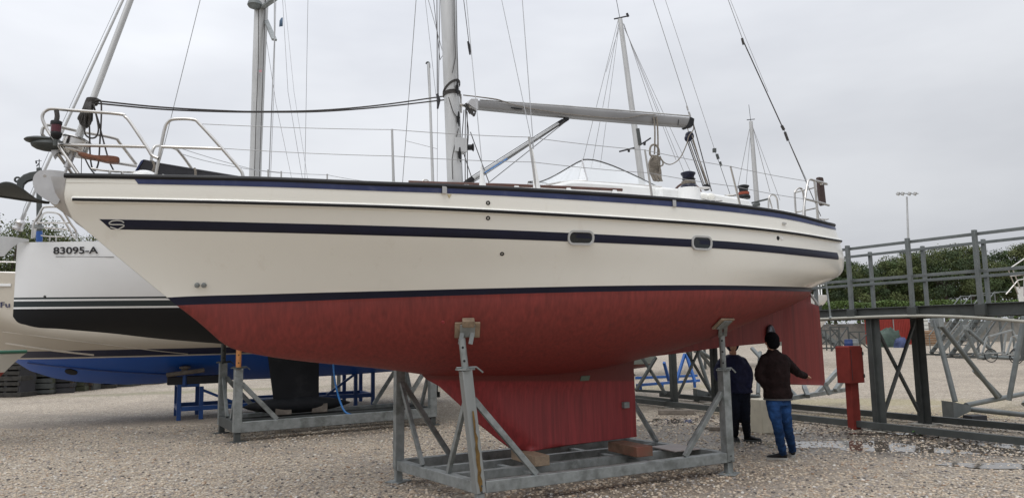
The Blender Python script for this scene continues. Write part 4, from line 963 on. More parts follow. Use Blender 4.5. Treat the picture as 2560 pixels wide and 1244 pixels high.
# near-left head: fork, steel plate, plywood and wooden block against the hull
def head_pad(tx, ty, hx, hy, blk=True):
    c = CF.pl(tx, ty, -.02); h_, nn = hit(hx, hy); uu = nrm(np.cross((0,0,1), nn)); vv = np.cross(nn, uu); p = h_+nn*.004
    def slab(ctr, w_, hh, th, nm, m, bev=.004): mb = MB(); mb.prism([ctr+uu*a*w_/2+vv*b_*hh/2 for a, b_ in ((-1,-1),(1,-1),(1,1),(-1,1))], nn*th); mb.build(nm, m, main_cradle, bevel=bev)
    slab(p, .27, .185, .024, 'plywood_pad', M['wood']); slab(p+nn*.027, .16, .15, .012, 'pad_plate', M['galv'])
    if blk: h2, n2 = hit(1170, 800); slab(h2+nn*.012, .13, .085, .075, 'wood_block', M['wood'], .01)
    for s_ in (-1, 1):
        mb = MB(); mb.bar(c+uu*s_*.055-np.array([0,0,.05]), p+nn*.035+uu*s_*.055-vv*.02, .012, .045, up=uu); mb.build('fork_arm', M['galv'], main_cradle)
head_pad(1163, 848, 1168, 822)
head_pad(1806, 830, 1806, 806, False)
# long rust run down the near post, weld beads and bolts
def rust_run():
    rm_ = mat('rust stain', (.13,.075,.018), .8, var=.5, scale=14, dirt=(.05,.04,.012), dirt_amt=.7, dirt_scale=9); uu = np.append(CF.u, 0); nn = np.append(CF.n, 0); s_ = .105*1.08/2
    ln_ = l1/(h1-.15)
    def S(x, z): return CF.w(0, 0, 0)*0+CS.w(ln_*(z-.15), 0, z)+uu*x+nrm(np.cross(uu, (0,0,1)))*(s_+.0022)*(1 if nrm(np.cross(uu, (0,0,1))) @ nn > 0 else -1)
    r_ = np.random.default_rng(3); zs = np.linspace(.17, 1.0, 16); L_ = [S(-.006-.020*r_.random()*min(1,(1.05-z)*2.5)-.008*(z < .6), z) for z in zs]; R__ = [S(.008+.022*r_.random()*min(1,(1.05-z)*2.5), z) for z in zs[::-1]]
    mb = MB(); mb.add(L_+R__, [list(range(32))]); mb.build('rust_stain', rm_, main_cradle, fixn=False)
    for t_ in (0, CL):
        for n_ in (0, -CW):
            for k in (-1, 1):
                c = CS.w(t_, n_, .15+.03*k+.05)+nn*(.105/2+.004); mb = MB(); mb.lathe(c, nn, [(.011,0),(.011,.008)], 6); mb.build('bolt', M['galvdark'], main_cradle)
rust_run()
# timber blocks under the keel
def timber(px, py, l, w_, h_, ang, label, m='wood', name='timber_block', z=.27, grp='timber blocks under the cream yacht keel'):
    c = ground(px, py, z+.005); mb = MB(); mb.box(c+np.array([0,0,h_/2]), l, w_, h_, ang); o = mb.build(name, M[m], None, bevel=.006); tag(o, label, 'timber block', grp); return o
thb = math.atan2(CF.n[1], CF.n[0])
timber(1325, 1154, .62, .19, .115, thb, 'pale timber block under the front end of the crimson keel'); 
o = timber(1575, 1132, .62, .24, .12, thb, 'red-splashed dark timber block under the rear end of the keel'); o.data.materials[0] = mat('paint stained timber', (.17,.10,.065), .8, var=.4, scale=8, dirt=(.16,.03,.02), dirt_amt=.8, dcover=.52)
mb = MB(); c = ground(1688, 1118, .275); mb.box(c, .5, .42, .012, thb); o = mb.build('flat_board', mat('pale wet board', (.33,.29,.27), .5), None); tag(o, 'thin pale wet board lying on the grey cradle behind the keel block', 'board')
# ------------------------------------------------------------------ second yacht (white, black bottom) and its cradle
A2 = ground(592, 1104); C2 = ground(1052, 1058)
F2 = Frame(A2[0], A2[1], 59); L2 = 3.75; W2 = 1.5
cr2 = cradle(F2, L2, W2, {'NL': (1.27, 1.86, (0,0)), 'FL': (1.33, 2.0, (0,0)), 'NR': (1.55, 1.75, (0,0)), 'FR': (1.55, 1.75, (0,0))}, 'old grey steel cradle carrying the white yacht with the black bottom', m='galvdark', pm={'NL': 'orange', 'FL': 'galvdark'}, base_z=(.16,.34), sect=.13)
for o in cr2.children:
    if o.name.startswith(('base_beam','corner_post','brace')): o.data.materials[0] = M['galv']
def gen_boat(fr, name, label, cat, keelz, deckz, t0, t1, B, m, group=None, bowend='left', transom=.75, rake0=1.2, rake1=.3, chine=None, deck_m='white', N_=40, fore=.45):
    """simple lofted hull in frame fr (centre line n=0). keelz, deckz: functions of t"""
    root = thing(name, fr.w((t0+t1)/2, 0, keelz((t0+t1)/2)), label, cat, group)
    S_ = (1-np.cos(np.linspace(0, math.pi, N_)))/2; K = 14; rows_ = []
    def plan(s):
        if bowend == 'right': s = 1-s
        a = min(1, s/fore); return (1-(1-a)**2.1)*(1-(1-transom)*max(0, (s-fore)/(1-fore))**2)
    for j in range(K+1):
        v = j/K; r = []
        for s in S_:
            sb = 1-s if bowend == 'right' else s
            td0 = t0 + (0 if bowend == 'left' else 0); r0 = rake0 if bowend == 'left' else rake1; r1 = rake1 if bowend == 'left' else rake0
            ta = t0 + r0*(1-(1-v)**1.0); tb = t1 - r1*v; t = ta+(tb-ta)*s
            zd, zk = deckz(t0+(t1-t0)*s), keelz(t); zk = min(zk, zd-.02)
            b = B/2*plan(s)*(1 if (s < .999 and s > .001) or (sb > .99 and transom > .3) else .02)
            if s > .995 and bowend == 'left': b = B/2*transom
            if chine:
                vc = chine(s); 
                if v <= vc: bb = b*(1-.10*v/vc); z = zd+(zk-zd)*vc*.62*(v/vc)/.62
                else: f = (v-vc)/(1-vc); bb = b*.90*(1-f)**.9; z = zd+(zk-zd)*v
            else:
                a = v*math.pi/2; bb = b*math.cos(a)**.62*(1-.06*math.sin(2*a)); z = zd-(zd-zk)*v**1.05
                if v > .98: bb = 0
            r.append((t, bb, z))
        rows_.append(r)
    mb = MB()
    for sd_ in (1, -1): mb.grid([[fr.w(t, sd_*b, z) for t, b, z in r] for r in rows_])
    for e in (0, -1): mb.grid([[fr.w(*r[e]) for r in rows_], [fr.w(r[e][0], -r[e][1], r[e][2]) for r in rows_]])
    hull_ = mb.build('hull', m, root, ang=45)
    mb = MB(); mb.grid([[fr.w(t, b*k, z-.02) for t, b, z in rows_[0]] for k in np.linspace(.99, -.99, 5)]); mb.build('deck', M[deck_m], root)
    return root, rows_, hull_
WH = (.76,.77,.77)
m2_ = zmat('white and black painted topsides', [(0,(.010,.011,.013)),(2.335,WH),(2.365,(.035,.045,.048)),(2.46,WH),(2.485,(.035,.045,.048)),(2.525,WH)], .5, spec=.22)
F2c = Frame(*(F2.w(0, -W2/2, 0)[:2]), 59)
y2, rows2, hull2 = gen_boat(F2c, 'sailing_yacht', 'white sailing yacht with black bottom, grey stripes and a registration number on its bow', 'sailing yacht',
    lambda t: float(curve([(-3.42,2.26),(-3.36,2.16),(-3.2,2.08),(-2.7,2.01),(-2.0,1.93),(-1.3,1.83),(-.3,1.72),(.8,1.62),(2.0,1.5),(4,1.45),(7,1.7),(9.2,2.3)])(t)), lambda t: 3.44, -3.40, 9.3, 3.7, m2_, bowend='left', transom=.74, rake0=.0, rake1=.4, fore=.5, N_=80)
bvh2 = BVHTree.FromPolygons([v.co + hull2.parent.location for v in hull2.data.vertices], [p.vertices[:] for p in hull2.data.polygons])
def text_on(txt, px0, py0, hpx, wpx, tree, m, parent, name='lettering', font=None, th=.004):
    cu = bpy.data.curves.new('txt', 'FONT'); cu.body = txt; cu.size = 1; cu.offset = .018; to = bpy.data.objects.new('txt', cu); col.objects.link(to)
    bpy.context.view_layer.update(); dg = bpy.context.evaluated_depsgraph_get(); me = bpy.data.meshes.new_from_object(to.evaluated_get(dg))
    V = np.array([v.co[:] for v in me.vertices]); Fc = [list(p.vertices) for p in me.polygons]; bpy.data.objects.remove(to); 
    w_, h_ = V[:,0].max()-V[:,0].min(), V[:,1].max()-V[:,1].min(); mb = MB(); c, nn = hit(px0, py0, tree)
    x = nrm(np.cross((0,0,1), nn)); y = np.cross(nn, x); s_ = np.linalg.norm(c-CAM)/FPX; ob = abs(nrm(c-CAM) @ x); k = wpx*s_/math.sqrt(1-ob*ob)/w_; kh = hpx*s_/h_
    mb.add([c+x*(v[0]-V[:,0].min())*k+y*(v[1]-V[:,1].min())*kh+nn*.012 for v in V], Fc); o = mb.build(name, m, parent, smooth_=False, fixn=False)
    bpy.data.meshes.remove(me); return o
ink = mat('black lettering', (.012,.012,.014), .5)
tx = text_on('83095-A', 134, 635, 15, 81, bvh2, ink, y2, 'registration_number')
sm = tx.modifiers.new('thick', 'SOLIDIFY'); sm.thickness = .004
for dx_ in (0,): pass
a, nn = hit(140, 641, bvh2); b_, n2_ = hit(285, 642, bvh2); mb = MB(); mb.bar(a+nn*.004, b_+n2_*.004+nn*.0, .006, .008, h2=.010, up=nn); mb.build('pinstripe', ink, y2)
disc(112, 741, .022, .01, 'through_hull', M['galvdark'], parent=y2, tree=bvh2)
# keel with bulb
def y2pl(px, py, n=0.): return F2c.pl(px, py, n)
P = [(668,880),(795,900),(797,1003),(683,1003)]
mb = MB(); rows_ = []
for k in range(13):
    f = k/12; l = (668+(684-668)*f, 880+123*f); r = (797, 898+105*f); a, b_ = F2c.plt(*l), F2c.plt(*r); rr_ = []
    for j in range(28):
        q = j/27; c_ = (1-math.cos(math.pi*q))/2; rr_.append((a[0]+(b_[0]-a[0])*c_, .13*(math.sqrt(c_)-c_)*1.6+.004, a[1]))
    rows_.append(rr_)
for sd_ in (1, -1): mb.grid([[F2c.w(t, sd_*n_, z) for t, n_, z in r] for r in rows_])
mb.build('keel', M['blackfoul'], y2)
a = y2pl(606, 1020); b_ = y2pl(876, 1007); d = b_-a; L_ = np.linalg.norm(d); mb = MB(); prof = [(.004,0),(.05,.05),(.09,.12),(.125,.22),(.15,.36),(.155,.5),(.145,.65),(.115,.8),(.06,.92),(.02,.98),(.003,1)]
mb.lathe(a+np.array([0,0,.02]), d, [(r*1.0, h*L_) for r, h in prof], 24); mb.build('keel_bulb', M['blackfoul'], y2)
mb = MB(); fp = F2c.pl(44,572); fe = F2c.pl(312,-10); fdv = nrm(fe-fp); mb.tube([fp, fe], .022, 10); mb.build('forestay_foil', M['alu'], y2)
mb = MB(); mb.lathe(fp-fdv*.02, fdv, [(.075,0),(.085,.01),(.085,.03),(.065,.045),(.065,.10),(.08,.12),(.07,.15),(.035,.18),(.03,.30)], 20); mb.build('furling_drum', M['inoxdull'], y2)
mb = MB(); mb.prism([F2c.pl(x, y, .12) for x, y in ((-60,585),(30,592),(72,598),(72,604),(48,606),(28,620),(10,640),(-40,640))], -np.append(F2c.n, 0)*.03); mb.prism([F2c.pl(x, y, -.12) for x, y in ((-60,585),(30,592),(72,598),(72,604),(48,606),(28,620),(10,640),(-40,640))], np.append(F2c.n, 0)*.03); mb.build('bow_roller', M['alu'], y2)
wire([F2c.pl(40,600,.05), F2c.pl(60,520,.05), F2c.pl(120,385,.05), F2c.pl(303,-10,.05)], .005, 'halyard', 'wire', y2)
# mast 2, spreaders, shrouds
sp2 = lambda px, py, n=0.: F2c.pl(px, py, n)
mb = MB(); rows_ = []
for x, y, w_ in ((637,470,26),(640,380,25),(648,150,27),(655,-20,28)):
    c = sp2(x, y); s_ = np.linalg.norm(c-CAM)/FPX; rows_.append([c+np.append(F2c.u, 0)*w_*s_*.55*math.cos(a)+np.append(F2c.n, 0)*w_*s_*.42*math.sin(a) for a in np.linspace(0, 6.2832, 20, endpoint=False)])
mb.grid(rows_, closed=True); ms = mb.build('mast', M['alu'], y2)
def w2(pts, r=.006, m='wire', nm='shroud'): return wire([sp2(x, y, n_) for x, y, n_ in pts], r, nm, m, y2)
w2([(686,-10,1.1),(686,100,1.2),(672,450,1.5)], .010); w2([(690,-10,.6),(684,250,.9),(676,452,1.3)], .006); w2([(664,-10,.1),(655,250,.2),(648,455,.3)], .007, 'rope', 'halyard'); w2([(646,-10,.1),(646,150,.2),(640,300,.2),(636,440,.2)], .007, 'rope', 'halyard')
w2([(770,-10,-.5),(762,452,-.9)], .005); w2([(706,-10,1.0),(720,230,1.2),(757,452,1.4)], .004); w2([(711,-10,1.0),(735,230,1.2),(770,452,1.4)], .003); w2([(660,60,.1),(690,260,-.4),(730,450,-1.0)], .004)
mb = MB(); mb.bar(sp2(652,22), sp2(700,-12,1.1), .10, .04); mb.build('spreader', M['galv'], y2); mb = MB(); mb.bar(sp2(664,50), sp2(686,100,.9), .09, .04); mb.build('spreader', M['galv'], y2)
mb = MB(); mb.lathe(sp2(637,22,.1), (0,0,1), [(.05,0),(.12,.03),(.145,.07),(.13,.13),(.07,.17)], 20); mb.build('radar_dome', M['piergrey'], y2)
mb = MB(); c = sp2(703,45,1.0); mb.add([c, sp2(699,52,1.0), sp2(698,67,1.0), sp2(707,66,1.0), sp2(707,44,1.0)], [[0,1,2,3,4]]); o = mb.build('pennant', mat('faded blue pennant', (.10,.16,.24), .8), y2, fixn=False); o.modifiers.new('s', 'SOLIDIFY').thickness = .006
mb = MB(); c = sp2(651,178,.25); mb.box(c, .05, .01, .045); mb.build('mast_sticker', mat('pink sticker', (.5,.25,.28), .6), ms)
# pushpit of yacht 2 and small deck gear
def r2(pts, n, nm='pulpit_rail', r=.018):
    mb = MB(); mb.tube(smooth([F2c.pl(x, y, n_) for (x, y), n_ in zip(pts, n if hasattr(n, '__len__') else [n]*len(pts))], 4), r, 8); return mb.build(nm, M['inox'], y2)
r2([(80,596),(84,560),(96,540),(106,521),(116,517),(150,518),(160,530),(178,560),(190,578),(191,598)], .45); r2([(85,594),(90,566),(104,541),(112,532),(125,530),(146,534),(158,548),(188,597)], -.25)
r2([(92,557),(176,557)], .4, r=.014); r2([(78,567),(168,573)], .2, r=.014)
mb = MB(); mb.box(F2c.pl(92,566,.3), .16, .12, .05); mb.build('bracket', M['galv'], y2)
cleat(F2c.pl(132,599,.5), .34, d=np.append(F2c.u, 0), par=y2)
# blue sheer on the right of it: frames the far-left winch-like pole with wind vane behind
# ------------------------------------------------------------------ motor yacht with blue bottom (third boat)
F3 = Frame(-8.05, 17.7, 63)
BE = (.55,.50,.42)
m3_ = zmat('beige topsides over blue bottom paint', [(0,(.018,.115,.52)),(1.425,(.6,.56,.48)),(1.465,(.010,.014,.05)),(1.60,BE)], .32)
y3, rows3, hull3 = gen_boat(F3, 'motor_yacht', 'beige motor yacht with bright blue bottom and long spray chines, bow to the left', 'motor yacht',
    lambda t: float(curve([(-5.4,3.0),(-4.3,2.2),(-3.55,1.68),(-2.8,1.14),(-2.1,.93),(-1.3,.82),(.5,.80),(4,.80),(8,.95)])(t)), lambda t: 2.95+.035*max(0, 1.5-t)**1.3, -5.6, 7.2, 3.9, m3_, bowend='left', transom=.9, rake0=.0, rake1=.2, chine=lambda s: .50+.12*min(1, s*2.2), fore=.42)
for o_ in ((.0,),): pass
bvh3 = BVHTree.FromPolygons([v.co + hull3.parent.location for v in hull3.data.vertices], [p.vertices[:] for p in hull3.data.polygons])
def strake(pxs, nm, m, r, tree, par, push=0.01):
    P = []
    for x, y in pxs:
        try: c, nn = hit(x, y, tree); P.append(c+nn*push)
        except Exception: pass
    if len(P) > 2: mb = MB(); mb.tube(smooth(P, 2), r, 8); mb.build(nm, m, par)
beig = mat('beige chine moulding', (.57,.52,.44), .35)
mb = MB(); mb.tube([F3.pl(98,600,.0), F3.pl(98,420,.0)], .055, 10); ym = mb.build('mast', M['galvdark'], y3)
mb = MB(); mb.tube([F3.pl(98,420), F3.pl(98,398)], .01, 6); mb.tube([F3.pl(90,402), F3.pl(104,402)], .007, 6); mb.tube([F3.pl(90,402), F3.pl(91,409)], .018, 6); mb.tube([F3.pl(91,416), F3.pl(98,408)], .012, 6); mb.build('wind_vane', M['greybox'], ym)
mb = MB(); mb.tube([F3.pl(98,604,.0), F3.pl(98,578,.0)], .065, 10); mb.build('blue_sleeve', M['bluesteel'], ym)
strake([(8,828),(100,839),(200,852),(300,864),(400,876),(470,883)], 'chine_moulding', beig, .010, bvh3, y3)
strake([(16,858),(60,864),(120,873),(180,880),(235,886)], 'spray_rail', beig, .026, bvh3, y3, .0)
strake([(70,905),(150,914),(230,922),(330,929),(430,934)], 'spray_rail', mat('blue spray rail', (.010,.045,.20), .35), .03, bvh3, y3, .0)
try: disc(178, 928, .11, .01, 'bow_thruster_tunnel', M['black'], seg=24, prof=[(.125,0),(.125,.02),(.10,.022)], parent=y3, tree=bvh3)
except Exception as e: print('thr', e)
try: text_on('Fu', 2, 768, 11, 16, bvh3, mat('navy lettering', (.015,.02,.08), .4), y3, 'name_lettering')
except Exception as e: print('fu', e)
mb = MB()
for (a, b_) in (((-10,655),(20,656)), ((-10,680),(20,681)), ((-10,711),(20,709))): pass
for k, y in enumerate((655, 681)): mb = MB(); mb.tube([F3.pl(-60, y-2, 1.0), F3.pl(40, y, 1.3)], .016, 6); mb.build('guard_rail', M['inox'], y3)
mb = MB(); mb.bar(F3.pl(-30,712,1.2), F3.pl(30,712,1.35), .10, .05); mb.build('rail_base', M['white'], y3)
# blue stands under it
def blue_stand(px, py, label, w_=1.1, h_=.78, mirror=1, fr=F3, top=True, grp='blue stands under the motor yacht'):
    c = ground(px, py); t_, n_, _ = fr.loc(c); root = thing('boat_stand', c, label, 'boat stand', grp); bm_ = M['bluesteel']
    def bar_(nm, a, b_, w1=.09, m=bm_, h=None): mb = MB(); mb.bar(fr.w(t_+a[0], n_+a[1], a[2]), fr.w(t_+b_[0], n_+b_[1], b_[2]), w1, h or w1, up=(0,0,1) if abs(a[2]-b_[2]) < .2 else np.append(fr.u, 0)); mb.build(nm, m, root, bevel=.005)
    W_ = 1.2
    for n2 in (0, -W_):
        for t2 in (0, w_*.42): bar_('leg', (t2*mirror, n2, .0), (t2*mirror, n2, h_-.05 if t2 else h_+.2))
    bar_('top_rail', (.05*mirror, 0, h_-.005), (w_*.42*mirror-.05*mirror, 0, h_-.005)); bar_('top_rail', (.0, -.05, h_-.005), (0, -W_+.05, h_-.005))
    bar_('lower_rail', (.05*mirror, 0, .25), (w_*2.6*mirror, 0, .25), .10); bar_('lower_rail', (.05*mirror, -W_, .25), (w_*2.6*mirror, -W_, .25), .10)
    bar_('lower_rail', (0, -.05, .25), (0, -W_+.05, .25), .09)
    bar_('brace', (w_*.42*mirror, 0, h_-.12), (w_*1.1*mirror, 0, .31), .06)
    mb = MB(); mb.box(fr.w(t_+.3*mirror, n_-.1, h_+.10), 1.1, .3, .18, math.atan2(fr.u[1], fr.u[0])); mb.build('timber_beam', M['greybox'], root, bevel=.01)
    if top:
        mb = MB(); mb.tube([fr.w(t_+.1*mirror, n_+.05, h_), fr.w(t_+.1*mirror, n_+.02, 1.15)], .045, 8); mb.build('screw_jack', bm_, root)
        mb = MB(); mb.lathe(fr.w(t_+.1*mirror-.0, n_+.02, 1.05), (0,0,1), [(.07,0),(.07,.08),(.12,.10),(.12,.14),(.05,.16)], 12); mb.tube([fr.w(t_-.28, n_+.12, 1.02), fr.w(t_+.5, n_+.12, 1.10)], .05, 8); mb.build('jack_head', M['woodgrey'], root)
    return root
blue_stand(446, 1050, 'blue steel stand under the bow of the motor yacht, left of the grey cradle', mirror=1)
blue_stand(932, 1010, 'blue steel stand under the motor yacht, seen behind the black keel bulb', mirror=-1, h_=.95)
# blue hose running down past the bulb
hs = [at(834, 912, 14.2), at(836, 930, 14.2), at(840, 965, 14.0), at(846, 990, 13.6)]; g1_ = F2.w(1.7, -.1, .36); 
hs = smooth([F2c.pl(832,880,.2), F2c.pl(834,925,.2), F2c.pl(840,965,.3), F2c.pl(850,1002,.55), F2c.pl(866,1031,.72), F2c.pl(900,1038,.76), F2c.pl(928,1047,.78)], 5)
mb = MB(); mb.tube(hs, .018, 8); o = mb.build('water_hose', mat('blue hose', (.03,.16,.42), .4), None); tag(o, 'light blue hose hanging past the black keel bulb onto the old cradle', 'hose')
for x, y, lb in ((705,1045,'blue-topped timber block under the black bulb, left one'), (795,1045,'dark timber block under the black bulb, right one')):
    t_, z_ = F2c.plt(x, y); c = F2c.w(t_, 0, .345); mb = MB(); mb.box(c+np.array([0,0,.085]), .30, .26, .165, R(30)); o = mb.build('timber_block', M['woodgrey'], None, bevel=.006); tag(o, lb, 'timber block', 'timber blocks under the black bulb')
# ------------------------------------------------------------------ people
def fig_shell(name, m, parent, shapes, voxel=.014, sm=6, disp=0):
    mb = MB(); shapes(mb); o = mb.build(name, m, parent)
    r_ = o.modifiers.new('remesh', 'REMESH'); r_.mode = 'VOXEL'; r_.voxel_size = voxel; r_.use_smooth_shade = True
    s_ = o.modifiers.new('smooth', 'SMOOTH'); s_.factor = .5; s_.iterations = sm
    if disp:
        tx_ = bpy.data.textures.new('folds', 'CLOUDS'); tx_.noise_scale = .09; d_ = o.modifiers.new('folds', 'DISPLACE'); d_.texture = tx_; d_.strength = disp; d_.mid_level = .5
    return o
def limb(mb, pts, rad, flat=1.0):
    P = smooth(pts, 4); rr = np.interp(np.linspace(0, 1, len(P)), np.linspace(0, 1, len(rad)), rad); mb.tube(P, list(rr), 12)
    mb.ball(P[0], rr[0], 12, 8); mb.ball(P[-1], rr[-1], 12, 8)
def loft(mb, secs, sv, fv):
    rows_ = [[np.asarray(c)+sv*w_*math.cos(a)+fv*d*math.sin(a) for a in np.linspace(0, 2*math.pi, 24, endpoint=False)] for c, w_, d in secs]
    o = len(mb.v); mb.grid(rows_, closed=True); n_ = 24; mb.add(rows_[0], [list(range(24))[::-1]]); mb.add(rows_[-1], [list(range(24))])
def hand(mb, wrist, d, palm_n, s_=1.0, curl=.5):
    d = nrm(d); pn = nrm(palm_n-d*(palm_n @ d)); sd_ = np.cross(d, pn); c = wrist+d*.045*s_
    mb.ball(c, (.041*s_, .017*s_, .050*s_), 10, 8, ax=np.array([sd_, pn, d]))
    for k, (l, o_) in enumerate(((.068,-.030),(.080,-.010),(.074,.010),(.058,.029))):
        p = c+d*.040*s_+sd_*o_*s_; b_ = d; pts = [p-d*.015, p]
        for j in range(3): b_ = nrm(b_+pn*curl*.6); p = p+b_*l*s_/3; pts.append(p)
        mb.tube(pts, [.0095*s_,.0095*s_,.009*s_,.008*s_,.006*s_], 8)
    p = c-sd_*.034*s_-d*.02*s_; t1 = p+nrm(-sd_+d*.8+pn*.5)*.035*s_; mb.tube([c, p, t1, t1+nrm(d+pn*.5)*.03*s_], [.012*s_,.012*s_,.010*s_,.008*s_], 8)
def shoe(mb, ankle, toe_dir, L_=.27, z0=.0):
    d = nrm(np.array([toe_dir[0], toe_dir[1], 0.])); s_ = np.cross((0,0,1), d)
    h = np.array([ankle[0], ankle[1], z0])-d*.055; secs = []
    for f, w_, t_ in ((0,.030,.055),(.08,.036,.085),(.3,.037,.082),(.5,.042,.062),(.72,.049,.048),(.9,.040,.036),(1,.018,.022)):
        c = h+d*L_*f+np.array([0,0,.022+t_/2]); secs.append([c+s_*w_*math.cos(a)+np.array([0,0,t_/2*math.sin(a)]) for a in np.linspace(0, 2*math.pi, 16, endpoint=False)])
    mb.grid(secs, closed=True); mb.add(secs[0], [list(range(16))[::-1]]); mb.add(secs[-1], [list(range(16))])
    mb.tube([ankle+np.array([0,0,.10]), ankle+np.array([0,0,-.0])*0+d*0, np.array([ankle[0], ankle[1], z0+.06])], [.052,.048,.045], 12)
def sole(mb, ankle, toe_dir, L_=.28, z0=.0):
    d = nrm(np.array([toe_dir[0], toe_dir[1], 0.])); s_ = np.cross((0,0,1), d); h = np.array([ankle[0], ankle[1], z0])-d*.062
    pl = []
    for f, w_ in ((0,.026),(.06,.034),(.3,.036),(.5,.042),(.72,.050),(.9,.042),(1,.015)): pl.append((f, w_))
    P = [h+d*L_*f+s_*w_ for f, w_ in pl]+[h+d*L_*f-s_*w_ for f, w_ in pl[::-1]]; mb.prism(P, np.array([0,0,.028]))
def head(mb, c, f, up, s_=1.0):
    f = nrm(f); up = nrm(up); s = np.cross(f, up); A_ = np.array([s, f, up])
    mb.ball(c+up*.02*s_-f*.012, (.074*s_,.092*s_,.108*s_), 20, 14, ax=A_); mb.ball(c-up*.055*s_+f*.025, (.055*s_,.062*s_,.058*s_), 14, 10, ax=A_)
    mb.ball(c-up*.088*s_+f*.058*s_, (.024*s_,.018*s_,.018*s_), 10, 8, ax=A_); mb.tube([c+f*.076*s_+up*.02, c+f*.104*s_-up*.022], [.009*s_,.017*s_], 8); mb.ball(c+f*.098*s_-up*.024*s_, (.018*s_,.014*s_,.011*s_), 8, 6, ax=A_)
    for q in (-1, 1):
        mb.ball(c+s*q*.078*s_-up*.01*s_-f*.005, (.010*s_,.022*s_,.033*s_), 10, 8, ax=A_); mb.ball(c+s*q*.042*s_+f*.062*s_-up*.02*s_, (.026*s_,.02*s_,.022*s_), 10, 6, ax=A_)
    for q in (-1, 1): mb.ball(c+f*.083*s_-up*(.050+q*.006)*s_, (.024*s_,.012*s_,.007*s_), 10, 6, ax=A_)
    mb.ball(c+f*.076*s_+up*.028*s_, (.055*s_,.016*s_,.010*s_), 10, 6, ax=A_)
Z3 = np.array([0,0,1.0])
def person_one():
    Y = 10.05; g = lambda x, y, dy=0: at(x, y, Y+dy)
    root = thing('person', np.append(ground(1962, 1148)[:2], 0), 'person seen from behind in dark brown jacket and blue jeans, one hand near the rudder', 'person', None)
    fw = nrm(np.array([.42, 1, 0])); sd_ = nrm(np.cross(fw, Z3))
    aL = ground(1958, 1148); aR = ground(1982, 1140); hipc = g(1945, 990)
    anL = np.array([aL[0], aL[1], .10]); anR = np.array([aR[0], aR[1], .10])
    hL = g(1936, 1000, .02); hR = g(1958, 998, .05); kL = g(1943, 1060, -.05); kR = g(1967, 1056, .08)
    sL = g(1910, 900, .02); sR = g(1960, 897, .05); eL = g(1897, 937, .02); wL = g(1916, 964, .03); eR = g(1990, 927, .15); wR = g(2013, 939, .45); ch = g(1935, 912, .03); wa = g(1940, 960, .02); nk = g(1932, 878, .05); hd_ = g(1929, 854, .07)
    def body(mb):
        head(mb, hd_, fw+np.array([-.5,0,0]), Z3); limb(mb, [nk-Z3*.05, nk, hd_-Z3*.05], [.06,.055,.055]); loft(mb, [(hipc-Z3*.05,.14,.10),(wa,.13,.09),(ch,.16,.11),(nk-Z3*.05,.09,.07)], sd_, fw)
        limb(mb, [sL, eL, wL], [.045,.037,.025]); limb(mb, [sR, eR, wR], [.045,.037,.025]); limb(mb, [hL, g(1937,1030,-.02), kL, anL], [.055,.045,.040,.035]); limb(mb, [hR, g(1962,1028,.05), kR, anR], [.055,.045,.040,.035])
        hand(mb, wR, wR-eR+Z3*.05, -Z3+fw*.3, 1.0, .5); hand(mb, wL, wL-eL+fw*.1, fw, .75, .8)
    fig_shell('body', M['skin'], root, body, .008, 2)
    def jacket(mb):
        loft(mb, [(g(1945,997,.03),.185,.135),(g(1944,985,.03),.188,.138),(g(1941,960,.02),.18,.13),(g(1937,925,.02),.195,.135),(g(1935,902,.03),.205,.13),(g(1934,889,.04),.17,.105),(g(1933,880,.05),.09,.08),(g(1931,872,.06),.068,.07)], sd_, fw)
        limb(mb, [sL, eL, wL], [.070,.062,.055]); limb(mb, [sR, eR, wR-nrm(wR-eR)*.02], [.070,.060,.043])
    fig_shell('jacket', M['jacket'], root, jacket, .012, 4, .034)
    def hem(mb): loft(mb, [(g(1945,998.5,.03),.189,.139),(g(1945,994.5,.03),.190,.140)], sd_, fw)
    mb = MB(); hem(mb); mb.build('jacket_hem', mat('grey lining hem', (.06,.06,.065), .8), root)
    def jeans(mb):
        loft(mb, [(g(1945,1012,.03),.15,.12),(g(1945,985,.03),.165,.125)], sd_, fw)
        limb(mb, [hL, g(1936,1030,-.02), kL, (kL+anL)/2-fw*.02, anL-Z3*.02], [.096,.088,.068,.063,.050]); limb(mb, [hR, g(1962,1022,.04), kR, (kR+anR)/2-fw*.02, anR-Z3*.02], [.096,.088,.068,.063,.050])
    fig_shell('jeans', M['jeans'], root, jeans, .013, 4, .03)
    dL = np.array([-.95, .35, 0]); dR = np.array([.25, 1, 0])
    for a_, d_ in ((anL, dL), (anR, dR)):
        fig_shell('shoe', M['black'], root, lambda mb: shoe(mb, a_, d_), .008, 2)
        mb = MB(); sole(mb, a_, d_); mb.build('shoe_sole', M['sole'], root.children[-1] if False else [c for c in root.children if c.name.startswith('shoe') and 'sole' not in c.name][-1])
    def cap(mb):
        f = nrm(fw+np.array([-.5,0,0])); s = np.cross(f, Z3); mb.ball(hd_+Z3*.035-f*.014, (.094,.112,.105), 20, 12, ax=np.array([s, f, Z3])); mb.ball(hd_-Z3*.02-f*.05, (.086,.075,.085), 16, 10, ax=np.array([s, f, Z3]))
    fig_shell('knitted_cap', M['cap'], root, cap, .01, 2, .006)
person_one()
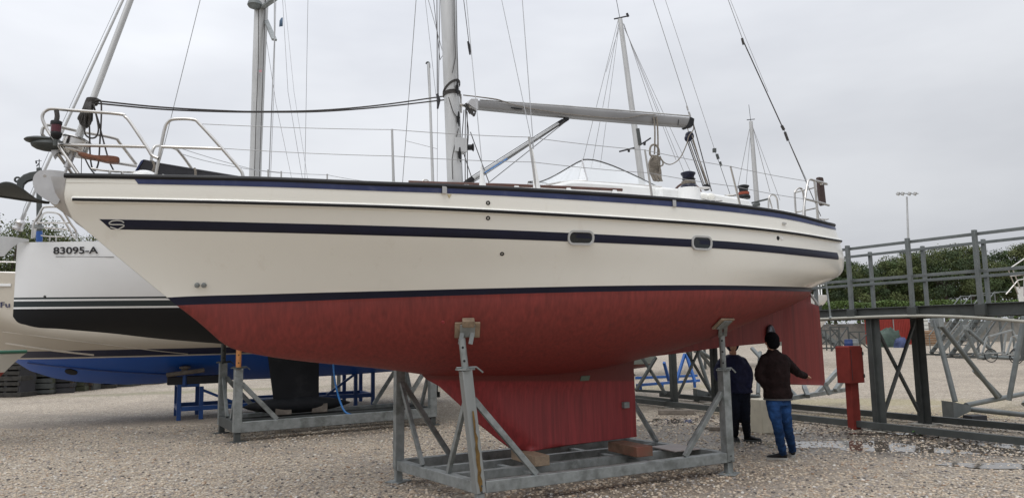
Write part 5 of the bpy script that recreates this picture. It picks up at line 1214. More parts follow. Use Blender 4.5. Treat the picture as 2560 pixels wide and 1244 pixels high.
def person_two():
    Y = 11.6; g = lambda x, y, dy=0: at(x-9, y, Y+dy)
    root = thing('person', np.append(ground(1868, 1102)[:2], 0), 'person in hooded navy raincoat and dark trousers standing behind the right cradle post', 'person', None)
    fw = nrm(np.array([-.05, -1, 0])); sd_ = nrm(np.cross(fw, Z3)); aL = ground(1838, 1100); aR = ground(1869, 1102)
    anL = np.array([aL[0], aL[1], .10]); anR = np.array([aR[0], aR[1], .10]); hipc = g(1858, 978)
    hL = g(1845, 978); hR = g(1870, 978); kL = g(1846, 1040, -.02); kR = g(1872, 1040, -.04)
    sL = g(1815, 904); sR = g(1865, 902); eL = g(1803, 935); wL = g(1822, 965, -.12); eR = g(1881, 932); wR = g(1880, 964, -.10); ch = g(1843, 920); nk = g(1841, 885); hd_ = g(1840, 858, -.02)
    def body(mb):
        head(mb, hd_, fw, Z3); limb(mb, [nk-Z3*.05, nk, hd_-Z3*.05], [.06,.055,.055]); loft(mb, [(hipc-Z3*.05,.14,.10),(g(1852,950),.13,.09),(ch,.16,.11),(nk-Z3*.05,.09,.07)], sd_, fw)
        limb(mb, [sL, eL, wL], [.045,.037,.025]); limb(mb, [sR, eR, wR], [.045,.037,.025]); limb(mb, [hL, kL, anL], [.07,.048,.035]); limb(mb, [hR, kR, anR], [.07,.048,.035])
        hand(mb, wR-Z3*.02-fw*.10, wR-eR-fw*.3, fw, .75, .8); hand(mb, wL-Z3*.02-fw*.10, wL-eL-fw*.3, fw, .75, .8)
    fig_shell('body', M['skin'], root, body, .008, 2)
    mb = MB(); s = np.cross(fw, Z3)
    for q in (-1, 1): mb.ball(hd_+s*q*.032+fw*.079+Z3*.004, .009, 8, 6)
    mb.build('eyes', M['black'], [c for c in root.children if c.name.startswith('body')][0])
    def jacket(mb):
        loft(mb, [(g(1859,981),.19,.14),(g(1857,965),.185,.14),(g(1850,935),.175,.13),(g(1843,910),.20,.13),(g(1841,896),.17,.11),(g(1841,886),.09,.09)], sd_, fw)
        limb(mb, [sL, eL, wL-fw*.0], [.074,.066,.058]); limb(mb, [sR, eR, wR], [.074,.066,.058])
    fig_shell('raincoat', M['navycloth'], root, jacket, .012, 4, .03)
    def hood(mb):
        rows_ = []
        for (f_, sc_) in ((.04,.90),(.03,1.0),(.0,1.06),(-.06,1.0),(-.10,.75),(-.125,.3)):
            rows_.append([hd_+fw*f_+s*.105*sc_*math.cos(a)+Z3*(.03+(.14 if math.sin(a) > 0 else .155)*sc_*math.sin(a)) for a in np.linspace(0, 2*math.pi, 24, endpoint=False)])
        mb.grid(rows_, closed=True)
    mb = MB(); hood(mb); ho = mb.build('hood', M['navycloth'], root, fixn=True); so_ = ho.modifiers.new('s', 'SOLIDIFY'); so_.thickness = .012
    def trousers(mb):
        loft(mb, [(g(1858,1000),.15,.12),(g(1858,972),.155,.12)], sd_, fw)
        limb(mb, [hL, kL, anL], [.095,.075,.058]); limb(mb, [hR, kR, anR], [.095,.075,.058])
    fig_shell('trousers', M['darkcloth'], root, trousers, .013, 4, .02)
    for a_, d_ in ((anL, np.array([-.1,-1,0])), (anR, np.array([.95,-.45,0]))):
        fig_shell('shoe', M['black'], root, lambda mb: shoe(mb, a_, d_), .008, 2)
        mb = MB(); sole(mb, a_, d_); mb.build('shoe_sole', M['galvdark'], [c for c in root.children if c.name.startswith('shoe') and 'sole' not in c.name][-1])
person_two()
# ------------------------------------------------------------------ steel walkway behind the stern
PF = Frame(6.13, 13.4, -30.5); PW = 1.35; DZ = 2.12
NE = np.append(PF.n, 0); UE = np.append(PF.u, 0)
pier = thing('steel_walkway', PF.w(0, PW/2, 0), 'dark steel gangway on columns with grey double handrails, passing behind the stern', 'walkway')
gd, gv = M['galvdark'], M['galv']
def pp(nm, m, fn, bevel=.004, par=None): mb = MB(); fn(mb); return mb.build(nm, m, par or pier, bevel=bevel)
T0, T1 = -5.5, 7.5
pp('deck', gd, lambda mb: mb.prism([PF.w(T0, .07, DZ-.03), PF.w(T1, .07, DZ-.03), PF.w(T1, PW-.07, DZ-.03), PF.w(T0, PW-.07, DZ-.03)], np.array([0,0,.025])))
for n_ in (0, PW): pp('side_beam', M['greybox'] if False else gd, lambda mb: (mb.bar(PF.w(T0, n_, DZ-.095), PF.w(T1, n_, DZ-.095), .012, .17), mb.bar(PF.w(T0, n_, DZ-.005), PF.w(T1, n_, DZ-.005), .10, .014), mb.bar(PF.w(T0, n_, DZ-.187), PF.w(T1, n_, DZ-.187), .10, .014)))
for t_ in np.arange(T0+.4, T1, 1.1): pp('joist', gd, lambda mb: mb.bar(PF.w(t_, .07, DZ-.10), PF.w(t_, PW-.07, DZ-.10), .06, .10))
posts_n = [PF.plt(x, 700, 0)[0] for x in (2130, 2282, 2452)]; posts_n += [posts_n[-1]-1.25, posts_n[-1]-2.5, posts_n[0]+1.3, posts_n[0]+2.6]
posts_f = [PF.plt(x, 700, PW)[0] for x in (2175, 2308, 2462)]; posts_f += [posts_f[-1]-1.25, posts_f[0]+1.3, posts_f[0]+2.6]
RH = 1.10
for (ps, n_, m_, w_) in ((posts_n, -.065, M['piergrey'], .075), (posts_f, PW+.06, M['piergrey'], .07)):
    for t_ in ps: 
        po = pp('railing_post', m_, lambda mb: mb.bar(PF.w(t_, n_, DZ-.20), PF.w(t_, n_, DZ+RH+.04), w_, w_*.75, up=UE))
        pp('post_bracket', gd, lambda mb: mb.box(PF.w(t_, n_, DZ-.10), .15, .10, .17, math.atan2(PF.u[1], PF.u[0])), par=po)
    for h_ in (RH, .52): pp('handrail', M['piergrey'], lambda mb: mb.bar(PF.w(T0, n_+(.055 if n_ < 0 else -.05), DZ+h_-.02), PF.w(T1, n_+(.055 if n_ < 0 else -.05), DZ+h_-.02), .03, .05))
tb_ = [PF.plt(2190, 950, 0)[0], PF.plt(1682, 950, 0)[0], -4.6]
for t_ in tb_:
    for n_ in (.02, PW): 
        pp('column', gd, lambda mb: (mb.bar(PF.w(t_, n_, .0), PF.w(t_, n_, DZ-.195), .016, .12, up=NE), mb.bar(PF.w(t_-.065, n_, .0), PF.w(t_-.065, n_, DZ-.195), .13, .014, up=NE), mb.bar(PF.w(t_+.065, n_, 0), PF.w(t_+.065, n_, DZ-.195), .13, .014, up=NE)))
        pp('base_plate', M['conc'], lambda mb: mb.box(PF.w(t_, n_, .012), .42, .42, .022, math.atan2(PF.u[1], PF.u[0])))
    pp('cross_brace', gd, lambda mb: mb.bar(PF.w(t_-.02, .10, .25), PF.w(t_-.02, PW-.10, DZ-.25), .05, .05, up=UE)); pp('cross_brace', gd, lambda mb: mb.bar(PF.w(t_+.04, PW-.10, .25), PF.w(t_+.04, .10, DZ-.25), .05, .05, up=UE))
for n_ in (-.12, PW+.12): pp('ground_beam', gd, lambda mb: mb.bar(PF.w(T0, n_, .10), PF.w(6.9, n_, .10), .10, .11))
mb = MB(); mb.tube(smooth([PF.pl(x, y, -.10) for x, y in ((1990,800),(2054,797),(2170,792),(2303,789),(2430,793),(2570,804))], 6), .026, 10); mb.build('conduit', mat('pale conduit pipe', (.36,.35,.30), .5), pier)
mb = MB(); mb.tube([PF.pl(2064,700,-.1), PF.pl(2077,794,-.1)], .018, 8); mb.ball(PF.pl(2077,794,-.1), .035, 8, 6); mb.build('hanging_tube', gv, pier)
# red box on a narrow red column
def red_post():
    c = ground(2137, 1072); F = Frame(c[0], c[1], -30); root = thing('service_post', c, 'red metal box on a narrow red column beside the puddle', 'service post')
    rm = mat('dull red painted metal', (.165,.024,.018), .75, spec=.25, var=.25, dirt=(.08,.02,.015), dirt_amt=.5)
    U = np.append(F.u, 0); n3 = np.append(F.n, 0); ztop = CH-(868-816)/FPX*c[1]; zb = CH-(953-816)/FPX*c[1]
    mb = MB(); mb.bar(F.w(0,0,0), F.w(0,0,zb+.01), .20, .13, up=U); mb.build('column', rm, root, bevel=.006)
    mb = MB(); P = [F.w(-.13,-.20,zb), F.w(-.13,.19,zb), F.w(-.13,.19,ztop+.0), F.w(-.13,.13,ztop+.035), F.w(-.13,-.17,ztop+.035), F.w(-.13,-.20,ztop+.02)]; mb.prism(P, U*.27); mb.build('box', rm, root, bevel=.008)
    mb = MB(); mb.bar(F.w(-.135,-.15,zb+.06), F.w(-.135,-.15,ztop-.03), .006, .008); mb.build('door_seam', M['greybox'], root)
    for z in (zb+.12, ztop-.1): mb = MB(); mb.box(F.w(-.14,.17,z), .02, .03, .06); mb.build('hinge', M['galvdark'], root)

red_post()
c = ground(1912, 1080); mb = MB(); mb.box(c+Z3*.29, .36, .30, .58, R(25)); o = mb.build('concrete_block', mat('cream stone block', (.50,.46,.36), .8, var=.12, dirt=(.25,.22,.16), dirt_amt=.5, bump=.3), None, bevel=.015); tag(o, 'cream stone block standing on wet gravel between the two people', 'block')
c = ground(1785, 1072); 
def chunk(px, py, l, w_, h_, a, m, label, nm='timber_block', cat='timber block'):
    c = ground(px, py); mb = MB(); mb.box(c+Z3*h_/2, l, w_, h_, a); o = mb.build(nm, m, None, bevel=.01); tag(o, label, cat); return o
chunk(1690, 1035, .75, .16, .10, -.2, M['woodgrey'], 'rotting dark plank lying at the puddle edge behind the cradle', 'plank', 'plank')
chunk(1830, 1075, .8, .12, .07, -.15, M['woodgrey'], 'dark plank on wet gravel behind the navy raincoat person', 'plank', 'plank')
chunk(2438, 1050, .34, .22, .10, .2, M['greybox'], 'small black block on the gravel below the pyramid foot')
# ------------------------------------------------------------------ tubular stands with pyramid feet
def pstand(label, foot, Y, fw_, tubes, plate_=None, group='tubular boat stands with pyramid feet', r=.05):
    """foot=(x0,y0,x1,y1) bounding px of the pyramid; tubes: list of ((px,py,Y),(px,py,Y))"""
    x0, y0, x1, y1 = foot; c = at((x0+x1)/2, y1, Y); c[2] = 0; root = thing('boat_stand', c, label, 'boat stand', group)
    s_ = Y/FPX; h_ = (y1-y0)*s_; L_ = (x1-x0)*s_; b = at(x0, y1, Y); b[2] = .01; dirx = nrm(np.array([1, .12*fw_, 0])); dy = np.array([-dirx[1], dirx[0], 0])
    q = [b-dy*h_*.5, b+dy*h_*.5, b+dy*h_*.5+Z3*h_, b-dy*h_*.5+Z3*h_]; tp = b+dirx*L_+Z3*h_*.55
    e = [tp-dy*.05-Z3*.05, tp+dy*.05-Z3*.05, tp+dy*.05+Z3*.05, tp-dy*.05+Z3*.05]
    mb = MB(); mb.add(q+e, [[0,1,2,3],[4,5,6,7],[0,1,5,4],[1,2,6,5],[2,3,7,6],[3,0,4,7]]); mb.build('pyramid_foot', M['piergrey'], root)
    for a_, b_ in tubes:
        P, Q = at(*a_), at(*b_); P[2] = max(P[2], .06); Q[2] = max(Q[2], .06); mb = MB(); mb.tube([P, Q], r, 10); mb.build('tube_leg', M['piergrey'], root)
    if plate_: 
        P = at(*plate_); mb = MB(); mb.bar(P-Z3*.14, P+Z3*.14, .30, .12, up=(1,0,0)); mb.build('head_plate', gv, root, bevel=.01)
    return root
pstand('large tubular stand with pyramid foot at the right edge under the walkway', (2371,1000,2428,1041), 14.6, 1,
    [((2336,800,15.2),(2388,1003,14.7)), ((2352,812,15.2),(2494,992,15.6)), ((2436,925,15.5),(2500,990,15.7)), ((2561,790,14.8),(2522,1000,14.8)), ((2426,1022,14.7),(2600,1040,13.8)), ((2415,1012,14.8),(2600,975,17.5)), ((2560,1010,15.5),(2620,940,16))], (2342,800,15.2))
pstand('tubular stand with pyramid foot seen between the keel and the right cradle post', (1739,968,1772,998), 19, 1,
    [((1741,872,19.5),(1776,980,19.2)), ((1746,876,19.5),(1800,942,20.5)), ((1746,874,19.5),(1860,950,21)), ((1772,985,19),(1900,990,18.2)), ((1900,880,19.4),(1895,985,18.4)), ((1880,870,19.4),(1990,990,17.5))], (1742,868,19.5))
pstand('small distant tubular stand with pyramid foot beside the portable stairs', (2460,884,2482,899), 38, 1,
    [((2412,822,38),(2444,890,38)), ((2420,824,38),(2492,886,38)), ((2480,892,38),(2600,900,36)), ((2444,893,38),(2462,893,38)), ((2560,830,36),(2530,886,36))], (2414,818,38), r=.09)
# stands around the rudder foot (thin tubes and low rails)
def frame_stand(label, segs, r=.045, m=gv, group='low tubular stands behind the rudder', nm='boat_stand', cat='boat stand'):
    P0 = at(*segs[0][1]); P0[2] = 0; root = thing(nm, P0, label, cat, group)
    for a_, b_ in segs:
        P, Q = at(*a_), at(*b_); P[2] = max(P[2], .05); Q[2] = max(Q[2], .05); mb = MB(); mb.bar(P, Q, r*2, r*2); mb.build('strut', m, root, bevel=.004)
    return root
frame_stand('low steel stand with a raking tube between rudder and red post', [((2118,900,17.5),(2040,985,17.0)), ((2115,935,17.5),(2088,975,17.2)), ((1970,995,16.2),(2120,972,17.8)), ((2060,955,16.8),(2075,985,16.8)), ((2010,965,16.8),(2020,990,16.4))])
frame_stand('blue steel stand with A-frame legs seen behind the keel', [((1712,884,23),(1690,955,22.6)), ((1715,884,23),(1738,955,22.6)), ((1592,962,21.5),(1748,950,23)), ((1590,944,22.6),(1742,938,24)), ((1660,905,22),(1672,950,22.4)), ((1600,955,21.6),(1602,976,21.6)), ((1736,955,22.8),(1737,968,22.8)), ((1655,958,22),(1656,972,22))], .038, mat('bright blue painted steel', (.012,.085,.30), .45, dirt=(.03,.05,.1), dirt_amt=.4), group='blue stands beyond the yacht')
frame_stand('crossed steel struts under the small green boat', [((1605,893,17.5),(1665,985,17.2)), ((1640,893,17.5),(1590,975,17)), ((1590,990,17),(1680,1000,17.6)), ((1590,975,18),(1680,980,18.5))], .03, gd, group='low tubular stands behind the rudder')
# small hull above the blue stand
F4 = Frame(*at(1570, 930, 21)[:2], 75)
m4 = zmat('pale green hull with red bottom', [(0,(.16,.04,.03)),(.86,(.38,.44,.42))], .4)
gen_boat(F4, 'small_boat', 'small pale green boat with red bottom glimpsed behind the keel of the cream yacht', 'boat', lambda t: .72+.1*abs(t), lambda t: 1.55, -2.5, .75, 1.3, m4, bowend='left', rake0=.8, rake1=.05)
# ------------------------------------------------------------------ yachts whose masts stand behind
def rig_yacht(px, y_top, y_bot, D, lean, label, wpx, extra=None, antenna=True):
    base = at(px, 835, D); F = Frame(base[0], base[1], 66+lean*2)
    root, _, _ = gen_boat(F, 'sailing_yacht', label, 'sailing yacht', lambda t: 1.05+.03*t*t, lambda t: 2.45+.01*t*t, -4.6, 4.2, 3.0, M['white'], group='yachts standing behind the cream yacht')
    P0 = F.w(0, 0, 1.3); top = at(px+lean*0, y_top, D); bot = at(extra['bx'], y_bot, D); d = top-bot; P0 = bot-d*((bot[2]-2.2)/d[2]); s_ = D/FPX
    mb = MB(); mb.tube([P0, bot, top], [wpx*s_*.5, wpx*s_*.5, wpx*s_*.36], 14); ms = mb.build('mast', M['alu'], root)
    for x1, y1, x2, y2_, n_ in extra['wires']:
        mb = MB(); mb.tube([at(x1, y1, D+n_*.2), at(x2, y2_, D+n_)], .007*D/20, 5); mb.build('stay', M['wire'], root)
    for q in (-3.2, 3.0):
        mb = MB(); mb.bar(F.w(q, -.5, 0), F.w(q, -.5, 1.4), .1, .1); mb.build('prop', gd, root); mb = MB(); mb.bar(F.w(q, .5, 0), F.w(q, .5, 1.4), .1, .1); mb.build('prop', gd, root)
    return root, ms, F
r1_, ms1, _ = rig_yacht(1550, 48, 450, 30, 0, 'distant yacht whose slim raked mast rises right of the boom, antennas at its head', 17, dict(bx=1604, wires=[(1545,52,1440,470,2),(1548,52,1478,420,1),(1548,60,1500,420,-1),(1556,55,1690,400,1),(1558,60,1722,460,0),(1560,70,1745,470,-1),(1552,55,1515,180,0),(1560,60,1640,300,1)]))
mb = MB(); mb.tube([at(1535,48,30), at(1572,40,30)], .03, 6); mb.tube([at(1550,48,30), at(1540,-5,30)], .012, 6); mb.tube([at(1571,42,30), at(1567,34,30)], .05, 6); mb.build('masthead_antennas', M['greybox'], ms1)
mb = MB(); mb.tube([at(1548,379,30), at(1592,368,30), at(1627,345,30)], .035, 6); mb.tube([at(1572,372,30), at(1572,380,30)], .05, 6); mb.tube([at(1612,356,30), at(1611,363,30)], .05, 6); mb.build('aerial_bar', M['greybox'], ms1)
mb = MB(); mb.tube([at(1594,322,29.9), at(1600,362,29.9)], .08, 8); mb.build('radar_reflector', M['galvdark'], ms1)
r2_, ms2, _ = rig_yacht(1877, 304, 500, 36, 0, 'distant yacht with a short mast rising above the aft deck of the cream yacht', 13, dict(bx=1892, wires=[(1877,306,1840,490,1),(1878,310,1862,500,0),(1879,306,1925,480,1),(1880,312,1950,500,-1)]))
mb = MB(); mb.tube([at(1877,304,36), at(1872,262,36)], .012, 6); mb.tube([at(1867,300,36), at(1887,298,36)], .02, 6); mb.build('masthead_antennas', M['greybox'], ms2)
r3_, ms3, _ = rig_yacht(1072, 158, 458, 26, 0, 'distant yacht with a thin pole mast just left of the thick main mast', 8, dict(bx=1082, wires=[(1068,160,1075,300,0),(1095,-10,1093,455,0),(1062,-10,1090,240,0),(1090,245,1094,265,0),(1014,352,1093,372,0)]))
mb = MB(); mb.tube(smooth([at(1065,160,26), at(1068,156,26), at(1073,158,26), at(1074,170,26)], 4), .03, 6); mb.build('mast_crane', M['galvdark'], ms3)
# swivel and shackle hanging on a halyard right of the mast, halyards up high
wire([cp(1158,-10,.5), cp(1172,105,.5)], .004, 'halyard', 'rope'); mb = MB(); mb.tube([cp(1170,104,.5), cp(1174,120,.5), cp(1175,137,.5)], [.012,.02,.01], 8); mb.build('shackle', M['greybox'], yacht)
wire([cp(1092,-10,.6), cp(1093,235,.7)], .004, 'halyard', 'rope'); wire([cp(1083,-10,-.6), cp(1100,150,-.6), cp(1112,130,-.1)], .004, 'halyard', 'rope'); wire([cp(1100,-10,.5), cp(1096,242,.7)], .004, 'halyard', 'rope'); mb = MB(); mb.tube([cp(1093,235,.7), cp(1097,250,.7), cp(1094,272,.7)], [.014,.022,.01], 8); mb.build('shackle', M['greybox'], yacht)
wire([cp(503,-10,-.8), cp(405,385,-.9), cp(392,430,-.9)], .0045, 'shroud')
# ------------------------------------------------------------------ trees and far background
leafm = [mat('pine foliage '+str(i), c_, .75, var=.35, scale=.8) for i, c_ in enumerate([(.052,.080,.022),(.078,.098,.028),(.038,.062,.022),(.095,.108,.034)])]
bark = mat('bark', (.07,.055,.045), .9, var=.3, bump=.5)
def leaf_tree(name, base, H, Wd, seed, label, cat='tree', group=None, leaf=.26, n=5200, trunk_h=.28, mats=(0, 1, 2), flat=.75, clumps=34):
    r_ = np.random.default_rng(seed); root = thing(name, base, label, cat, group)
    mb = MB(); tb0 = np.array(base); tt = tb0+np.array([r_.normal()*.3, r_.normal()*.2, H*trunk_h*1.5])
    mb.tube(smooth([tb0, tb0*.5+tt*.5+np.array([r_.normal()*.12, 0, 0]), tt], 4), list(np.linspace(H*.026, H*.014, 9)), 8)
    cs = []
    for k in range(clumps):
        a = r_.random()*6.28; q = r_.random()**.5; zf = r_.random(); rad = Wd/2*q*(1-.45*max(0, zf-.5)*2)*(.75+.25*min(1, zf*4))
        c = tb0+np.array([rad*math.cos(a), rad*math.sin(a), H*(trunk_h+(1-trunk_h)*(.10+.80*zf))]); cs.append((c, Wd*(.10+.08*r_.random())))
    for c, s_ in cs[:12]: mb.tube([tt-np.array([0,0,H*.12*r_.random()]), (tt+c)/2+np.array([0,0,-.1]), c], [H*.010, H*.006, H*.003], 6)
    mb.build('trunk', bark, root)
    per = n//clumps; V = []
    for c, s_ in cs:
        d = r_.normal(size=(per, 3)); d /= np.linalg.norm(d, axis=1)[:, None]; rr = s_*(.55+.5*r_.random((per, 1)))*np.array([1, 1, flat]); p = c+d*rr+r_.normal(size=(per, 3))*.08
        t1 = r_.normal(size=(per, 3)); t1 /= np.linalg.norm(t1, axis=1)[:, None]; t2 = np.cross(t1, d+r_.normal(size=(per, 3))*.6); t2 /= np.linalg.norm(t2, axis=1)[:, None]+1e-9
        L_ = leaf*(.5+.8*r_.random((per, 1))); V.append(np.stack([p-t1*L_*.5, p+t2*L_*.28, p+t1*L_*.5, p-t2*L_*.28], 1))
    V = np.concatenate(V).reshape(-1, 3)-np.array(base); nf = len(V)//4
    me = bpy.data.meshes.new('crown'); me.vertices.add(len(V)); me.vertices.foreach_set('co', V.ravel().astype(np.float32)); me.loops.add(nf*4); me.loops.foreach_set('vertex_index', np.arange(nf*4, dtype=np.int32))
    me.polygons.add(nf); me.polygons.foreach_set('loop_start', (np.arange(nf)*4).astype(np.int32)); me.polygons.foreach_set('loop_total', np.full(nf, 4, np.int32))
    for m_ in mats: me.materials.append(leafm[m_])
    me.polygons.foreach_set('material_index', np.repeat(r_.integers(0, len(mats), len(cs)), per).astype(np.int32)[:nf]); me.update(); me.validate()
    o = bpy.data.objects.new('crown', me); col.objects.link(o); o.parent = root; ORG[o.name] = np.array(base, float); return root
places = ['leftmost, half hidden by the stern', 'second from the stern', 'third from the stern', 'above the first walkway column', 'left of the floodlight pole', 'right of the floodlight pole', 'above the second column', 'before the tall railing post', 'behind the tall railing post', 'near the right edge', 'at the right edge']
i = 0
for px in np.linspace(2035, 2600, 11):
    D = 84+6*random.random(); b_ = at(px+random.uniform(-10, 10), 815, D); b_[2] = 0
    leaf_tree('pine_tree', b_, random.uniform(9.2, 11.2)+(.8 if px > 2300 else 0), random.uniform(6.0, 7.5), 100+i, 'dense dark green pine of the far tree row, '+places[i], group='far tree row beyond the yard', mats=((0,1,2),(1,0,3),(2,0,1))[i % 3], trunk_h=.40, leaf=.21, n=15000, clumps=52, flat=.6); i += 1
for px in np.linspace(1990, 2620, 8):
    D = 99+6*random.random(); b_ = at(px+random.uniform(-20, 20), 815, D); b_[2] = 0
    leaf_tree('pine_tree', b_, random.uniform(10.5, 12.0), random.uniform(7, 8.5), 200+i, 'dark pine in the second line of the far tree row', group='second line of the far tree row', mats=(2,0), trunk_h=.22, leaf=.34, n=5000); i += 1
lp = ['beside the wind vane', 'behind the white pulpit', 'at the left edge', 'right of the pulpit under the cream bow', 'left of the furling drum', 'hidden low behind the cream stem']
for k, (px, tp) in enumerate(((-10,512),(45,528),(100,560),(150,572),(215,590),(275,600))):
    D = 62+3*k; b_ = at(px, 860, D); b_[2] = 0; H_ = (855-tp)/FPX*D+1.8
    leaf_tree('pine_tree', b_, H_, 8.5, 300+k, 'mixed green pine of the left background, '+lp[(2,4,0,1,3,5)[k]], group='pines behind the yard on the left', mats=(1,3,0), trunk_h=.06, leaf=.22, n=20000, clumps=64)
# wall with clipped hedge on top, behind the yard
a = at(1930, 850, 77); b_ = at(2720, 845, 77); a[2] = b_[2] = 0
mb = MB(); mb.bar(a+Z3*1.05, b_+Z3*1.05, .4, 2.1); o = mb.build('concrete_wall', mat('grey rendered wall', (.20,.19,.17), .9, var=.2, dirt=(.08,.08,.06), dirt_amt=.6, dirt_scale=.6), None); tag(o, 'long grey concrete wall at the far side of the yard', 'wall')
def hedge(a, b_, zt, thick, name, label, n, leafs, mm, z0=2.0, seed=5, amp=.16):
    r_ = np.random.default_rng(seed); f = r_.random(n); ph = r_.random(6)*6.28; top = zt+sum(amp*np.sin(f*(9+7*k)+ph[k]) for k in range(6))
    p = a+(b_-a)*f[:, None]; p[:, 2] = z0+(top-z0)*r_.random(n)**.45; p[:, 1] -= thick*r_.random(n)
    t1 = r_.normal(size=(n, 3)); t1 /= np.linalg.norm(t1, axis=1)[:, None]; t2 = np.cross(t1, r_.normal(size=(n, 3))); t2 /= np.linalg.norm(t2, axis=1)[:, None]
    V = np.stack([p-t1*leafs, p+t2*leafs*.7, p+t1*leafs, p-t2*leafs*.7], 1).reshape(-1, 3); mb = MB(); mb.add(V, [[4*i, 4*i+1, 4*i+2, 4*i+3] for i in range(n)]); o = mb.build(name, mm, None, smooth_=False, fixn=False); return tag(o, label, 'hedge')
hm = mat('fresh green hedge leaves', (.085,.135,.032), .75, var=.4, scale=1.2)
hedge(a, b_, 4.3, .8, 'hedge', 'bright green clipped hedge running above the grey wall under the pines', 16000, .11, hm, amp=.05)
dkm = mat('dark undergrowth leaves', (.03,.042,.018), .85, var=.4, scale=1)
hedge(at(-260, 860, 45)*np.array([1,1,0]), at(420, 850, 60)*np.array([1,1,0]), 3.6, 2.5, 'hedge', 'dark wild hedge behind the stacked junk on the left', 12000, .14, dkm, z0=0, seed=8)
# red container, tarps, barrels, tank, pallets
def box_thing(nm, label, cat, px0, px1, py0, py1, D, depth, m, fn=None, group=None, bevel=.03):
    A_ = at(px0, py1, D); B_ = at(px1, py1, D); w_ = B_[0]-A_[0]; zt = at(px0, py0, D)[2]; z0 = 0; c = (A_+B_)/2; c[2] = 0
    root = thing(nm, c, label, cat, group); mb = MB(); mb.box(c+np.array([0, depth/2, zt/2]), w_, depth, zt); mb.build('body', m, root, bevel=bevel)
    if fn: fn(root, c, w_, zt)
    return root
rc = mat('red container paint', (.26,.028,.020), .5, var=.15, dirt=(.10,.03,.02), dirt_amt=.5)
def cont(root, c, w_, zt):
    for k in range(26): x = c[0]-w_/2+w_*(k+.5)/26; mb = MB(); mb.box((x, c[1]-.03, zt/2), w_/60, .05, zt*.86); mb.build('corrugation', rc, root)
    for z in (.08, zt-.08): mb = MB(); mb.box((c[0], c[1]-.04, z), w_, .06, .15); mb.build('frame_rail', rc, root)
    mb = MB(); mb.box((c[0]-w_*.12, c[1]-.09, zt*.40), .09, .04, zt*.8); mb.build('door_bar', M['galv'], root)
box_thing('shipping_container', 'long red shipping container at the far wall, seen between the walkway columns', 'container', 2194, 2304, 782, 856, 72, 2.4, rc, cont)
def tank(root, c, w_, zt):
    for k in range(4):
        mb = MB(); mb.box((c[0], c[1]-.02, zt*.45+k*zt*.16), w_, .03, .03); mb.build('cage_bar', M['galv'], root)
box_thing('water_tank', 'white caged plastic tank standing right of the red container', 'tank', 2304, 2322, 797, 824, 70, .9, mat('white plastic tank', (.60,.60,.56), .5), tank)
def slats(root, c, w_, zt):
    for k in range(6): mb = MB(); mb.box((c[0], c[1]-.03, zt*(k+.5)/6), w_*1.02, .05, zt/9); mb.build('slat', M['wood'], root)
box_thing('pallet_stack', 'stack of orange-brown pallets right of the red container', 'pallets', 2306, 2350, 826, 855, 66, 1.0, mat('orange timber', (.30,.13,.05), .8, var=.3), slats)
def heap(px, py, w_, h_, D, m, label, nm='tarpaulin_heap', cat='heap', seed=1):
    c = at(px, py, D); c[2] = 0; r_ = np.random.default_rng(seed); mb = MB(); rows_ = []
    for i in range(9):
        ph = math.pi/2*i/8; rows_.append([c+np.array([w_/2*math.cos(ph)**.6*math.cos(a)*(1+.12*r_.normal()), .6*math.cos(ph)**.6*math.sin(a), h_*math.sin(ph)*(1+.08*r_.normal())]) for a in np.linspace(0, 6.2832, 20, endpoint=False)])
    mb.grid(rows_, closed=True); o = mb.build(nm, m, None); tag(o, label, cat); return o
heap(2222, 856, 2.2, 1.5, 64, mat('green tarpaulin', (.035,.06,.045), .6, var=.4), 'dark green tarpaulin heap before the red container')
heap(2252, 858, 1.0, .8, 62, mat('blue grey covers', (.03,.045,.12), .6, var=.4), 'small blue covered heap right of the green tarpaulin', seed=3)
for k, (px, m_, lb) in enumerate(((2122, mat('blue barrel', (.010,.03,.12), .5), 'blue plastic barrel left of the first walkway column'), (2136, mat('grey barrel', (.16,.17,.17), .5), 'grey barrel right of the blue plastic barrel'))):
    c = at(px, 862, 55); c[2] = 0; mb = MB(); mb.lathe(c, (0,0,1), [(.28,0),(.30,.05),(.30,.3),(.315,.32),(.30,.34),(.30,.58),(.315,.6),(.30,.62),(.29,.86),(.25,.88)], 18); o = mb.build('barrel', m_, None); tag(o, lb, 'barrel')
for k, (px, wd, ht, D) in enumerate(((2066, 2.0, 1.55, 58), (2100, 1.4, 1.8, 56), (2150, 1.6, 1.4, 56))):
    c = at(px, 860, D); c[2] = 0; root = thing('steel_stand', c, ['folded grey stands stacked by the wall, leftmost under the walkway', 'tall grey trestle by the wall next to the blue barrel', 'grey trestle by the wall just left of the first walkway column'][k], 'stand', 'trestles by the far wall')
    for (x0, z0, x1, z1) in ((-.5,0,.5,1),(-.5,1,.5,0),(-.5,0,-.5,1),(.5,0,.5,1),(-.5,1,.5,1),(0,0,0,1)): mb = MB(); mb.bar(c+np.array([x0*wd, .1*x0, z0*ht]), c+np.array([x1*wd, .1*x1, z1*ht]), .08, .08, up=(0,1,0)); mb.build('bar', gd, root)
